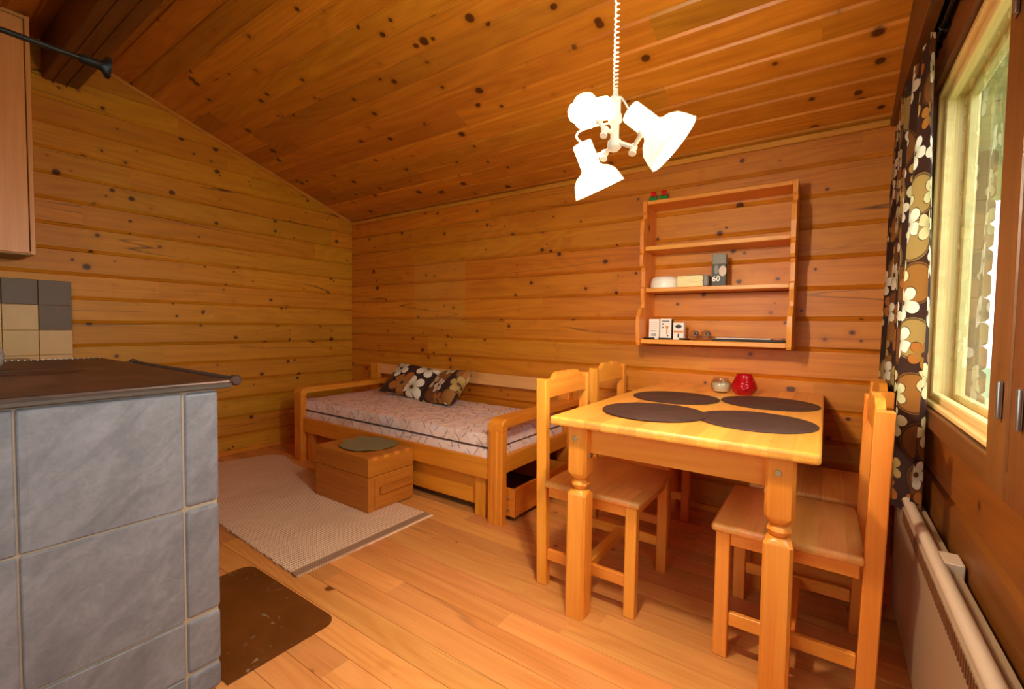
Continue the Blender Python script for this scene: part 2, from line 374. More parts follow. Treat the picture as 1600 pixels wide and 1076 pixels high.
def tube(bm, pts, r, seg=8, caps=True):
    pts = [Vector(p) for p in pts]; rings = []; n = len(pts)
    T = (pts[1] - pts[0]).normalized(); up = Vector((0, 0, 1)) if abs(T.z) < .9 else Vector((1, 0, 0))
    N = T.cross(up).normalized()
    for i, p in enumerate(pts):
        t = (pts[min(i + 1, n - 1)] - pts[max(i - 1, 0)]).normalized()
        N = (N - t * N.dot(t)).normalized(); B = t.cross(N)
        rr = r[i] if isinstance(r, (list, tuple)) else r
        rings.append([bm.verts.new(p + (N * math.cos(2 * PI * k / seg) + B * math.sin(2 * PI * k / seg)) * rr) for k in range(seg)])
    for a, b in zip(rings, rings[1:]):
        for k in range(seg): bm.faces.new((a[k], a[(k + 1) % seg], b[(k + 1) % seg], b[k]))
    if caps: bm.faces.new(rings[0][::-1]); bm.faces.new(rings[-1])
def prism(bm, poly, axis, a, b, bev=0):
    """polygon in the plane across axis, extruded a..b. poly (p, q): axis x -> (y, z), y -> (x, z), z -> (x, y)"""
    def mk(p, q, s): return {'x': (s, p, q), 'y': (p, s, q), 'z': (p, q, s)}[axis]
    v0 = [bm.verts.new(mk(p, q, a)) for p, q in poly]; v1 = [bm.verts.new(mk(p, q, b)) for p, q in poly]
    n = len(poly); fs = [bm.faces.new(v0), bm.faces.new(v1[::-1])]
    for i in range(n): fs.append(bm.faces.new((v0[i], v0[(i + 1) % n], v1[(i + 1) % n], v1[i])))
    if bev:
        es = list({e for f in fs[:2] for e in f.edges}); bmesh.ops.bevel(bm, geom=es, offset=bev, segments=1, affect='EDGES')
def obj(name, bm, mat, parent=None, smooth=False, loc=None, rot=None):
    bmesh.ops.recalc_face_normals(bm, faces=bm.faces[:])
    me = bpy.data.meshes.new(name); bm.to_mesh(me); bm.free()
    for k in (mat if isinstance(mat, (list, tuple)) else [mat]): me.materials.append(M[k] if isinstance(k, str) else k)
    if isinstance(mat, tuple):
        for p in me.polygons: p.material_index = 1 if abs(p.normal.x) > .9 else 0
    if smooth:
        for p in me.polygons: p.use_smooth = True
        try: me.set_sharp_from_angle(angle=math.radians(40))
        except Exception: pass
    o = bpy.data.objects.new(name, me); COL.objects.link(o)
    if parent: o.parent = parent
    if loc: o.location = loc
    if rot: o.rotation_euler = rot
    return o
def tag(o, label, cat, group=None, kind=None):
    o['label'] = label; o['category'] = cat
    if group: o['group'] = group
    if kind: o['kind'] = kind
    return o
def thing(name, label, cat, loc=(0, 0, 0), rz=0, group=None):
    o = bpy.data.objects.new(name, None); COL.objects.link(o); o.location = loc; o.rotation_euler = (0, 0, rz); o.empty_display_size = .1
    return tag(o, label, cat, group)
def struct(o): o['kind'] = 'structure'; return o
def B(): return bmesh.new()
def copy_tree(o, parent=None):
    c = o.copy(); COL.objects.link(c); c.parent = parent
    for ch in list(o.children): copy_tree(ch, c)
    return c
def pbox(name, mat, parent, *a, **k):
    bm = B(); box(bm, *a, **k); return obj(name, bm, mat, parent)
def aim(p, q):
    """matrix that puts local z along p->q, origin at p"""
    d = (Vector(q) - Vector(p)).normalized(); mt = d.to_track_quat('Z', 'Y').to_matrix().to_4x4(); mt.translation = Vector(p); return mt

# ------------------------------------------------------------------ the room
def log_wall(name, mat, axis, plane, out, s0, s1, z0, z1, pitch, phase, openings=(), gable=False, groove=.014, thick=.13):
    bm = B(); gw, gt = .017, .007
    def P(s, d, z):
        q = plane + out * d
        return (s, q, z) if axis == 'x' else (q, s, z)
    def depth(z):
        t = (z - phase) % pitch
        if t > pitch - 1e-6: t = 0
        if t < gw: return groove * (1 - t / gw)
        if t > pitch - gt: return groove * (t - pitch + gt) / gt
        return 0
    zs = {z0, z1}
    for o in openings: zs |= {o[2], o[3]}
    zs = sorted(zs)
    for za, zb in zip(zs, zs[1:]):
        iv = [(s0, s1)]
        for (a, b, c, d) in openings:
            if c < zb - 1e-6 and d > za + 1e-6:
                nv = []
                for (p, q) in iv:
                    if a > p: nv.append((p, min(a, q)))
                    if b < q: nv.append((max(b, p), q))
                iv = [(p, q) for p, q in nv if q - p > 1e-4]
        br = [za, zb]; k = math.floor((za - phase) / pitch) - 1
        while phase + k * pitch < zb + pitch:
            for dz in (0, gw, -gt):
                v = phase + k * pitch + dz
                if za < v < zb: br.append(v)
            k += 1
        br = sorted(set(br))
        for (p, q) in iv:
            for a, b in zip(br, br[1:]):
                bm.faces.new([bm.verts.new(P(p, depth(a), a)), bm.verts.new(P(q, depth(a), a)), bm.verts.new(P(q, depth(b), b)), bm.verts.new(P(p, depth(b), b))])
            lo, hi = plane + out * (groove + .001), plane + out * thick
            if axis == 'x': box(bm, p, q, min(lo, hi), max(lo, hi), za, zb, 0)
            else: box(bm, min(lo, hi), max(lo, hi), p, q, za, zb, 0)
    bmesh.ops.remove_doubles(bm, verts=bm.verts[:], dist=1e-5)
    if gable:
        for sg, yy in ((1, D), (-1, Y0)):
            n = Vector((0, SL * sg, 1)); bmesh.ops.bisect_plane(bm, geom=bm.verts[:] + bm.edges[:] + bm.faces[:], plane_co=Vector((0, yy, EZ + .03)), plane_no=n, clear_outer=True)
    # keep the flat shading of the log faces
    me = bpy.data.meshes.new(name); bm.to_mesh(me); bm.free(); me.materials.append(M[mat])
    o = bpy.data.objects.new(name, me); COL.objects.link(o); return struct(o)
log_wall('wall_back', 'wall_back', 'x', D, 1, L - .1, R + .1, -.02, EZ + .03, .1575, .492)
log_wall('wall_left', 'wall_left', 'y', L, -1, Y0, D, -.02, 2.9, .1515, .9, gable=True)
WIN = [(1.275, 2.13, .825, 1.88), (-.15, .985, .825, 1.88)]
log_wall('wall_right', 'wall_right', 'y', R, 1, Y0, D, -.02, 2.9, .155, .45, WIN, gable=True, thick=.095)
log_wall('wall_front', 'wall_back', 'x', Y0, -1, L - .1, R + .1, -.02, EZ + .03, .1575, .492, [(-1.8, -.2, .75, 1.9)])  # opening for the added, unseen daylight window
# floor: planks along x with narrow gaps
bm = B(); ys = []; y = .76 - .1 * 22
pr = []
k = 0
while True:
    yy = .76 + (k - 22) * .1; k += 1
    if yy > D + .1: break
    pr += [(yy - .0012, 0), (yy - .0006, -.004), (yy + .0006, -.004), (yy + .0012, 0)]
pr = [p for p in pr if Y0 - .08 < p[0] < D + .08]
v0 = [bm.verts.new((L - .05, p[0], p[1])) for p in pr]; v1 = [bm.verts.new((R + .05, p[0], p[1])) for p in pr]
for i in range(len(pr) - 1): bm.faces.new((v0[i], v1[i], v1[i + 1], v0[i + 1]))
box(bm, L - .1, R + .1, Y0 - .1, D + .1, -.12, -.006, 0)
struct(obj('floor', bm, 'floor'))
# ceiling: boards along x, v grooves
bm = B()
def slope_strip(ya, yb, zf):
    pts = []; k = math.floor((min(ya, yb) - 2.044) / .122)
    c = []
    while 2.044 + k * .122 < max(ya, yb) + .2:
        g = 2.044 + k * .122; c += [(g - .012, 0), (g - .001, .010), (g + .001, .010), (g + .010, 0)]; k += 1
    c = [p for p in c if min(ya, yb) < p[0] < max(ya, yb)]
    c = [(min(ya, yb), 0)] + c + [(max(ya, yb), 0)]
    a = [bm.verts.new((L - .05, p[0], zf(p[0]) + p[1])) for p in c]; b = [bm.verts.new((R + .05, p[0], zf(p[0]) + p[1])) for p in c]
    for i in range(len(c) - 1): bm.faces.new((a[i], a[i + 1], b[i + 1], b[i]))
slope_strip(YR, D + .05, lambda y: EZ + SL * (D - y)); slope_strip(Y0 - .05, YR, lambda y: EZ + SL * (y - Y0))
zr = EZ + SL * (D - YR)
for (ya, za, yb, zb) in ((YR, zr, D + .15, EZ - SL * .15), (YR, zr, Y0 - .15, EZ - SL * .15)):
    prism(bm, [(ya, za + .008), (yb, zb + .008), (yb, zb + .13), (ya, za + .13)], 'x', L - .12, R + .12)
struct(obj('ceiling', bm, 'ceil'))
# trims
def tr(name, mat, *a, **k): return struct(pbox(name, mat, None, *a, **k))
tr('trim_1', 'tl_x', L, .214, D - .022, D + .0, EZ - .032, EZ - .001, bev=.004)          # cornice on back wall
def sloped(name, mat, x0, x1, ya, yb, drop0, drop1):
    bm = B(); prism(bm, [(ya, ceil_z(ya) - drop0), (yb, ceil_z(yb) - drop0), (yb, ceil_z(yb) - drop1), (ya, ceil_z(ya) - drop1)], 'x', x0, x1); return struct(obj(name, bm, mat))
sloped('trim_2', 'tl_y', L, L + .016, YR + .085, D - .022, .0, .022)
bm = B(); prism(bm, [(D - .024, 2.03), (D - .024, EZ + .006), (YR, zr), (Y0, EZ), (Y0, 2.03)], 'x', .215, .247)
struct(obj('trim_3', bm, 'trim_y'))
tr('baseboard_left', 'by', L, L + .018, .6, D - .02, 0, .035, bev=.003)
tr('baseboard_back', 'bx', L + .018, R, D - .02, D, 0, .035, bev=.003)
# ridge beam
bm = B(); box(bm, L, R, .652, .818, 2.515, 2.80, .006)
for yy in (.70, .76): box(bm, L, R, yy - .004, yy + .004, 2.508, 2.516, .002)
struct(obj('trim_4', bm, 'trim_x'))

# windows in the right wall
def window(idx, y0, y1, z0, z1):
    w = bpy.data.objects.new('window_%d' % idx, None); COL.objects.link(w); w['kind'] = 'structure'; w.location = (R, (y0 + y1) / 2, z0)
    o = w.location
    def b(name, mat, x0, x1, ya, yb, za, zb, bev=.003):
        return pbox(name, mat, w, x0 - o.x, x1 - o.x, ya - o.y, yb - o.y, za - o.z, zb - o.z, bev=bev)
    # jamb lining
    b('jamb', 'frame_z', R - .004, R + .098, y1 - .02, y1, z0, z1); b('jamb', 'frame_z', R - .004, R + .098, y0, y0 + .02, z0, z1)
    b('head', 'frame_y', R - .004, R + .098, y0 + .02, y1 - .02, z1 - .02, z1); b('sill', 'frame_y', R - .006, R + .098, y0 + .02, y1 - .02, z0, z0 + .015)
    for nm, xa in (('inner_sash', R + .010), ('outer_sash', R + .066)):
        bm = B(); t = .022
        xa -= o.x; A, Bb, C, Dd = y0 + .02 - o.y, y1 - .02 - o.y, z0 + .016 - o.z, z1 - .02 - o.z
        box(bm, xa, xa + .026, A, A + t, C, Dd, .004); box(bm, xa, xa + .026, Bb - t, Bb, C, Dd, .004)
        box(bm, xa, xa + .026, A + t, Bb - t, C, C + t, .004); box(bm, xa, xa + .026, A + t, Bb - t, Dd - t, Dd, .004)
        s = obj(nm, bm, 'frame_y', w)
        bm = B(); box(bm, xa + .012, xa + .015, A + t - .004, Bb - t + .004, C + t - .004, Dd - t + .004, 0); obj('glass_pane', bm, 'glass', s)
    return w
w1 = window(1, *WIN[0]); w2 = window(2, *WIN[1])
# casings (boards flat on the log wall round the two windows)
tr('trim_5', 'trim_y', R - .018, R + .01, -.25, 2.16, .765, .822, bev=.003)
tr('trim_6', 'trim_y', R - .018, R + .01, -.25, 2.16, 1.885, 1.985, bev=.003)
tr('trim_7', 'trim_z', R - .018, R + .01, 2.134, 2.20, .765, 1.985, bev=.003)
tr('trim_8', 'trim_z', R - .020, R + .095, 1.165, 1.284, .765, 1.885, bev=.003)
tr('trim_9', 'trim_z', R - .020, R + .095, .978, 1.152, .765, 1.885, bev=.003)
for i, (yy, zz, lb) in enumerate(((1.203, .945, 'small steel hinge low on the window post, left of its pair'), (1.095, .942, 'small steel hinge low on the window post, at the right picture edge'),
                       (1.235, 1.69, 'small steel hinge high on the window post near the ceiling'))):
    h = thing('window_hinge', lb, 'hinge', (R - .022, yy, zz), 0, 'hinges on the window post')
    bm = B(); box(bm, -.003, .001, -.011, .011, -.035, .035, .001); obj('leaf', bm, 'steel', h)
    bm = B(); lathe(bm, [(.004, -.034), (.0045, -.03), (.0045, .03), (.004, .034)], 10, Matrix.Translation((-.004, -.008, 0)), True, True); obj('pin', bm, 'steel', h, True)
# unseen front window, added behind the camera to let daylight in
fw = bpy.data.objects.new('window_3', None); COL.objects.link(fw); fw['kind'] = 'structure'; fw.location = (-1.0, Y0, .75)
bm = B()
for a in ((-.8, -.75, -.1, .0, 0, 1.15), (.75, .8, -.1, 0, 0, 1.15), (-.75, .75, -.1, 0, 0, .05), (-.75, .75, -.1, 0, 1.1, 1.15), (-.025, .025, -.08, -.03, .05, 1.1)): box(bm, *a, .003)
obj('window_frame', bm, 'frame_z', fw); bm = B(); box(bm, -.75, .75, -.06, -.056, .05, 1.1, 0); obj('glass_pane', bm, 'glass', fw)

# ------------------------------------------------------------------ outdoors seen through the window
bm = B(); box(bm, -12, 25, -15, 30, -.65, -.6, 0); o = obj('lawn', bm, 'grass'); o.name = 'ground'; struct(o)
pr_ = thing('porch_roof', 'pale boarded porch ceiling seen through the window glass', 'porch roof', (1.4, 4.4, 2.3))
bm = B()
for i in range(20): box(bm, -1.0, 1.6, -1.5 + i * .16, -1.345 + i * .16, 0 - .0, .02, .004)
obj('boards', bm, 'outwood', pr_)
bm = B(); box(bm, -1.0, 1.6, -1.5, 1.7, .022, .06, 0); obj('roof_felt', bm, 'gravel', pr_)
bm = B(); box(bm, -1.0, -.88, -1.5, 1.7, -.14, 0, .006); obj('beam', bm, 'outwood', pr_)
pp = thing('porch_post', 'stacked weathered log post outside the window', 'post', (.80, 4.28, -.6))
bm = B()
for i in range(18):
    z = i * .158; prism(bm, [(-.06, z + .02), (-.04, z), (.04, z), (.06, z + .02), (.06, z + .135), (.04, z + .155), (-.04, z + .155), (-.06, z + .135)], 'y', -.11, .11)
obj('log_ends', bm, 'outlog', pp)
rl = thing('porch_rail', 'grey wooden porch rail outside, crossing behind the log post', 'rail', (1.5, 4.6, -.6))
bm = B(); box(bm, -.5, 1.3, -.02, .02, 1.82, 1.92, .004); obj('handrail', bm, 'outlog', rl)
for k in range(2): bm = B(); box(bm, -.45 + k * 1.6, -.37 + k * 1.6, -.04, .04, 0, 1.82, .004); obj('post', bm, 'outlog', rl)
def tree(name, label, x, y, h, r):
    t = thing(name, label, 'tree', (x, y, -.6))
    bm = B(); tube(bm, [(0, 0, 0), (.05, 0, h * .4), (0, .05, h * .8)], [.12, .1, .05], 8); obj('trunk', bm, 'bark', t, True)
    bm = B()
    for i in range(260):
        th = random.random() * 2 * PI; u = random.uniform(-1, 1); rr = r * random.random() ** .4
        p = Vector((rr * math.cos(th) * math.sqrt(1 - u * u), rr * math.sin(th) * math.sqrt(1 - u * u), h * .66 + rr * u * 1.25)); s = random.uniform(.12, .28)
        mt = Matrix.Translation(p) @ Matrix.Rotation(random.random() * 6, 4, 'X') @ Matrix.Rotation(random.random() * 6, 4, 'Y')
        bmesh.ops.create_icosphere(bm, subdivisions=1, radius=s, matrix=mt @ Matrix.Diagonal((1, 1, .35, 1)))
    obj('foliage', bm, 'leaf', t); return t
tree('birch_tree', 'pale green leafy tree far outside the window', 6.2, 13.0, 3.4, 1.5)

# ------------------------------------------------------------------ curtain, its rail and rings
cr = thing('curtain_rail', 'black metal curtain rail above the window', 'curtain rail', (.262, 1.4, 2.006))
bm = B(); tube(bm, [(0, -2.0, 0), (0, 1.38, 0)], .008, 8); obj('rail', bm, 'black', cr, True)
for yy in (-1.2, -.1, .55, 1.3):
    bm = B(); box(bm, -.006, .028, yy - .01, yy + .01, -.006, .006, .002); obj('bracket', bm, 'steel', cr)
cu = thing('curtain', 'narrow brown curtain with cream and tan flowers beside the window', 'curtain', (.20, 2.3, .48))
NU, NV = 150, 40; bm = B(); uvl = bm.loops.layers.uv.new('UVMap'); ya, yb = 1.88, 2.72
G = []
def cxy(u, v):
    h = v; amp = .024 * (.75 + .35 * (1 - h)); y = ya + (yb - ya) * u + .012 * math.sin(u * 50 + 2)
    lean = .0 * (1 - h) * (1 - u)
    x = .232 + amp * math.sin(u * 2 * PI * 6.5 + .6 * math.sin(v * 3)) + .008 * math.sin(u * 33 + v * 4)
    return Vector((x - .20, y - 2.3 + lean, v * (1.985 - .48)))
for i in range(NU + 1): G.append([bm.verts.new(cxy(i / NU, j / NV)) for j in range(NV + 1)])
W_ = 1.45
for i in range(NU):
    for j in range(NV):
        f = bm.faces.new((G[i][j], G[i + 1][j], G[i + 1][j + 1], G[i][j + 1]))
        for lp, (a, b) in zip(f.loops, ((i, j), (i + 1, j), (i + 1, j + 1), (i, j + 1))): lp[uvl].uv = (a / NU * W_, b / NV * 1.5)
o = obj('cloth', bm, 'curtain', cu, True)
for k in range(13):
    yy = ya + (k + .5) * (yb - ya) / 13 - 2.3
    bm = B(); tube(bm, [(.062 + .013 * math.cos(a), yy, 1.524 + .013 * math.sin(a)) for a in [q * PI / 6 for q in range(12)]] + [(.075, yy, 1.524)], .0022, 6)
    obj('ring', bm, 'black', cu, True)

# ------------------------------------------------------------------ radiator
ra = thing('radiator', 'long low cream electric radiator under the window', 'radiator', (.25, 1.2, .1))
bm = B(); prism(bm, [(-.025, 0), (.028, 0), (.028, .40), (-.012, .40), (-.025, .39)], 'y', -1.0, .93, 0); obj('panel', bm, 'radiator', ra)
bm = B(); tube(bm, [(-.012, -1.0, .413), (-.012, .93, .413)], .015, 12); obj('top_edge', bm, 'radtop', ra, True)
bm = B()
for k in range(96): box(bm, -.027, -.0245, -.95 + k * .0175, -.942 + k * .0175, .352, .385, 0)
obj('grille', bm, 'darkin', ra)
bm = B(); box(bm, -.003, .034, .25, .32, .36, .425, .002); obj('thermostat_box', bm, 'radtop', ra)
for yy in (-.6, .75): bm = B(); box(bm, .0285, .036, yy, yy + .03, .05, .35, .001); obj('wall_bracket', bm, 'steel', ra)

# ------------------------------------------------------------------ kitchen: stove, tiles, cabinet, counter
st = thing('soapstone_stove', 'grey soapstone clad wood stove with brown iron top plate', 'stove', (-2.04, 0, 0))
ox = -2.04
SX, SY = -1.43, .58          # near faces
bm = B(); box(bm, -2.63 - ox, SX - .006 - ox, -.70, SY - .006, 0, .878, 0); obj('grout_core', bm, 'grout', st)
rows = [(0, .075), (.0785, .231), (.237, .548), (.554, .874)]
def tiles(cols_y, rows):
    bm = B()
    for (a, b) in cols_y:
        for (c, d) in rows: box(bm, SX - .03 - ox, SX - ox, a, b, c, d, .003)
    return bm
obj('side_tiles', tiles([(-.70, -.15), (-.145, .1785), (.183, .4895)], rows[1:] + [(0, .0785 - .004)]), 'stone', st)
bm = B()
for (c, d) in rows[1:] + [(0, .0745)]:
    box(bm, SX - .12 - ox, SX - ox + .001, .494, SY, c, d, .012, 3)
obj('corner_tiles', bm, 'stone', st)
bm = B()
for (a, b) in ((-2.63, -2.3), (-2.295, -1.9), (-1.895, -1.555)):
    for (c, d) in ((.0785, .231), (.237, .548), (.554, .874)): box(bm, a - ox, b - ox, SY - .03, SY - .001, c, d, .003)
obj('front_tiles', bm, 'stone', st)
fd = pbox('fire_door', 'iron', st, -2.2 - ox, -1.8 - ox, SY - .004, SY + .012, .50, .80, bev=.005); 
bm = B(); tube(bm, [(-1.84 - ox, SY + .012, .66), (-1.84 - ox, SY + .04, .66), (-1.84 - ox, SY + .04, .60)], .006, 8); obj('handle', bm, 'steel', fd, True)
bm = B(); box(bm, -2.66 - ox, SX + .012 - ox, -.71, SY + .03, .878, .902, .006, 2)
obj('top_plate', bm, 'iron', st)
bm = B(); box(bm, SX - .02 - ox, SX + .016 - ox, -.71, SY + .03, .879, .893, .003); obj('plate_edge', bm, 'ironedge', st)
for (a, b) in ((-.12, -.12), (.30, .3)):
    bm = B(); lathe(bm, [(.0, .9045), (.085, .9045), (.088, .903), (.096, .903), (.098, .9045), (.13, .9045), (.133, .902)], 40, Matrix.Translation((-2.08 - ox, a, 0))); obj('hotplate_ring', bm, 'iron', st, True)
bm = B(); tube(bm, [(-2.45 - ox, SY + .085, .887), (-1.53 - ox, SY + .085, .887)], .011, 12); rr_ = obj('hand_rail', bm, 'ironedge', st, True)
for xx in (-2.455, -1.525):
    bm = B(); lathe(bm, [(.0, -.014), (.013, -.014), (.017, -.01), (.017, .01), (.013, .014), (0, .014)], 16, Matrix.Translation((xx - ox, SY + .085, .887)) @ Matrix.Rotation(PI / 2, 4, 'Y')); obj('end_knob', bm, 'iron', rr_, True)
    bm = B(); box(bm, xx - ox - .012, xx - ox + .012, SY + .02, SY + .078, .879, .893, .003); obj('rail_bracket', bm, 'iron', rr_)
bm = B()
for k in range(58): 
    lathe(bm, [(0, .9), (.0035, .902), (.0035, .905), (0, .907)], 6, Matrix.Translation((-2.645 - ox, -.40 + k * .0175, 0)))
obj('beaded_trim', bm, 'steel', st)
kt = thing('stoneware_pot', 'round speckled grey pot on the stove, cut by the left picture edge', 'pot', (-2.2, .195, .902))
bm = B(); lathe(bm, [(0, 0), (.045, 0), (.062, .02), (.068, .045), (.06, .075), (.04, .092), (.02, .098)], 32, None, True, False); obj('body', bm, 'speck', kt, True)
bm = B(); lathe(bm, [(.022, .097), (.022, .102), (.008, .106), (.01, .118), (0, .122)], 24); obj('lid', bm, 'speck', kt, True)
# wall tiles behind the stove
bs = thing('tile_backsplash', 'brown and cream wall tiles above the kitchen worktop', 'tiles', (L + .003, .46, .70))
bm = B(); bm2 = B()
ye = .755
for r_i, (za, zb) in enumerate(((1.157, 1.307), (1.005, 1.155), (.853, 1.003), (.701, .851))):
    for c_i in range(12):
        yb_, ya_ = ye - c_i * .149, ye - c_i * .149 - .146
        cream = (r_i >= 2) or (r_i == 1 and c_i >= 1)
        box(bm if cream else bm2, 0, .012, ya_ - .46, yb_ - .46, za - .70, zb - .70, .0015)
obj('cream_tiles', bm, 'tile_c', bs); obj('brown_tiles', bm2, 'tile_b', bs)
kb = thing('kitchen_base_unit', 'low kitchen unit with beige worktop behind the stove', 'kitchen unit', (-3.62, -.40, 0))
pbox('carcass', 'cab', kb, -.28, .26, -.92, .93, .08, .81, bev=.003)
wt = pbox('worktop', 'counter', kb, -.29, .29, -.94, .955, .812, .838, bev=.004)
bm = B(); lathe(bm, [(.0, .8405), (.13, .8405), (.15, .846), (.156, .846), (.158, .8385)], 32, Matrix.Translation((-.02, .62, 0))); obj('sink_rim', bm, 'steel', kb, True)
for k in range(3):
    d_ = pbox('door', 'cab', kb, .261, .279, -.90 + k * .61, -.30 + k * .61, .10, .79, bev=.003); pbox('handle', 'steel', d_, .279, .30, -.62 + k * .61, -.56 + k * .61, .70, .712, bev=.003)
wc = thing('wall_cabinet', 'tall pale pine wall cabinet at the upper left edge', 'cabinet', (-3.74, 0, 1.42))
CT = 1.265
bm = B(); box(bm, -.185, .172, .532, .552, 0, CT, .002); box(bm, -.185, .172, -1.0, -.98, 0, CT, .002); box(bm, -.185, .172, -.98, .532, 0, .018, .002); box(bm, -.185, .172, -.98, .532, CT - .018, CT, .002); box(bm, -.185, -.175, -.98, .532, .018, CT - .018, 0)
obj('carcass', bm, 'cab', wc)
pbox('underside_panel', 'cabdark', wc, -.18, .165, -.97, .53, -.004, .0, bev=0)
for k in range(3):
    a = .526 - k * .50
    d_ = pbox('door', 'cab', wc, .174, .192, a - .495, a, .004, CT - .03, bev=.003)
    bm = B(); lathe(bm, [(.006, 0), (.006, .012), (.014, .018), (.012, .026), (0, .028)], 16, Matrix.Translation((.192, a - .46, .10)) @ Matrix.Rotation(PI / 2, 4, 'Y')); obj('knob', bm, 'sx', d_, True)
rod = thing('curtain_rod', 'thin black metal rod with flared end knob, hanging at upper left', 'rod', (-1.3, 0, 1.61))
bm = B(); tube(bm, [(0, Y0, -.012), (0, .285, .0065)], .0055, 10); obj('rod', bm, 'black', rod, True)
bm = B(); lathe(bm, [(0, 0), (.008, 0), (.0095, .004), (.0095, .030), (.012, .036), (.022, .043), (.0225, .048), (0, .05)], 20, Matrix.Translation((0, .272, .006)) @ Matrix.Rotation(-PI / 2, 4, 'X')); obj('finial', bm, 'black', rod, True)
bm = B(); lathe(bm, [(0, 0), (.03, 0), (.03, .006), (.01, .015)], 16, Matrix.Translation((0, Y0, -.012)) @ Matrix.Rotation(-PI / 2, 4, 'X')); obj('wall_flange', bm, 'black', rod, True)

# ------------------------------------------------------------------ floor things
bm = B()
cs = []
def arc(cx, cy, r, a0, a1, n=8): return [(cx + r * math.cos(math.radians(a0 + (a1 - a0) * i / n)), cy + r * math.sin(math.radians(a0 + (a1 - a0) * i / n))) for i in range(n + 1)]
prism(bm, arc(-1.46, .90, .05, 0, 90) + arc(-2.0, .90, .05, 90, 180) + [(-2.05, SY + .005), (-1.41, SY + .005)], 'z', .001, .004)
tag(obj('floor_plate', bm, 'plate'), 'worn brown metal sheet on the floor in front of the stove', 'floor plate')
# rug
bm = B()
def edge(p, q, n, j=.004):
    return [(p[0] + (q[0] - p[0]) * i / n + random.uniform(-j, j), p[1] + (q[1] - p[1]) * i / n + random.uniform(-j, j)) for i in range(n)]
poly = edge((-3.70, 1.10), (-2.55, 1.045), 60, .003) + edge((-2.55, 1.045), (-1.787, 1.012), 45, .004) + edge((-1.787, 1.012), (-1.776, 1.795), 40, .0015) \
     + edge((-1.776, 1.795), (-2.9, 1.80), 30, .002) + edge((-2.9, 1.80), (-3.35, 1.85), 12, .001) + arc(-3.52, 1.80, .10, 75, 120, 6) + edge((-3.64, 1.85), (-3.74, 1.5), 10, .002) + edge((-3.74, 1.5), (-3.70, 1.10), 10, .002)
prism(bm, poly, 'z', .001, .008)
tag(obj('rag_rug', bm, 'rug'), 'beige woven rag rug with a brown end stripe on the floor', 'rug')
# wooden box by the bed
bx = thing('wooden_chest', 'small square pine chest with handle board, standing on the rug', 'chest', (-2.323, 1.752, .008))
hx, hy = .257, .166
bm = B()
box(bm, -hx, hx, -hy, -hy + .018, 0, .198, .002); box(bm, -hx, hx, hy - .018, hy, 0, .198, .002); box(bm, -hx, -hx + .018, -hy + .018, hy - .018, 0, .198, .002); box(bm, hx - .018, hx, -hy + .018, hy - .018, 0, .198, .002)
box(bm, -hx + .018, hx - .018, -hy + .018, hy - .018, .005, .02, 0)
obj('body', bm, ('kx', 'ky'), bx)
bm = B(); box(bm, -hx, hx, -hy, hy, .201, .308, .0025); lid = obj('lid', bm, ('kx', 'ky'), bx)
for k in range(4): pbox('joint_finger', 'sy', lid, hx - .020, hx + .0008, -hy + .03 + k * .078, -hy + .065 + k * .078, .292, .3088, bev=.0005)
bm = B()
for a in ((hx, hx + .006, -hy + .04, hy - .02, .012, .024), (hx, hx + .006, -hy + .04, hy - .02, .176, .188), (hx, hx + .006, -hy + .04, -hy + .052, .024, .176)): box(bm, *a, .001)
obj('side_moulding', bm, 'ky', bx)
pbox('grip_board', 'ky', bx, hx + .001, hx + .02, -hy + .075, hy - .02, .092, .132, bev=.003)
dm = B(); n = 72
def mring(rr, z, wav): return [dm.verts.new((rr * (1 + wav * .035 * math.cos(18 * PI * i / n)) * math.cos(2 * PI * i / n), rr * (1 + wav * .035 * math.cos(18 * PI * i / n)) * math.sin(2 * PI * i / n), z + wav * .004 * (1 + math.cos(18 * PI * i / n)))) for i in range(n)]
rs = [mring(.02, .003, 0), mring(.14, .003, 0), mring(.172, .004, 1), mring(.172, .0015, 1), mring(.14, 0, 0), mring(.02, 0, 0)]
for a, b in zip(rs, rs[1:]):
    for i in range(n): dm.faces.new((a[i], b[i], b[(i + 1) % n], a[(i + 1) % n]))
dm.faces.new(rs[0]); dm.faces.new(rs[-1][::-1])
tag(obj('felt_mat', dm, 'doily', None, True, (-2.32, 1.79, .319)), 'round olive green mat with wavy edge lying on the pine chest', 'mat')

# ------------------------------------------------------------------ bed
bd = thing('daybed', 'pine daybed with slatted back rail and low arm ends against the wall', 'bed', (-2.40, 1.91, 0))
ox, oy = -2.40, 1.91
BX0, BX1 = -3.40, -1.385
def bp(name, mat, x0, x1, y0, y1, z0, z1, bev=.006, par=None, seg=2): return pbox(name, mat, par or bd, x0 - ox, x1 - ox, y0 - oy, y1 - oy, z0, z1, bev=bev, seg=seg)
def grooved_post(x0, x1, y0, y1, z0, z1):
    bm = B(); n = 4; w_ = (x1 - x0)
    prof = [(x0, y1), (x0, y0 + .006), (x0 + .006, y0)]
    for k in (1, 2): xx = x0 + w_ * k / 3; prof += [(xx - .005, y0), (xx, y0 + .004), (xx + .005, y0)]
    prof += [(x1 - .006, y0), (x1, y0 + .006), (x1, y1)]
    prism(bm, [(a - ox, b - oy) for a, b in prof], 'z', z0, z1); return bm
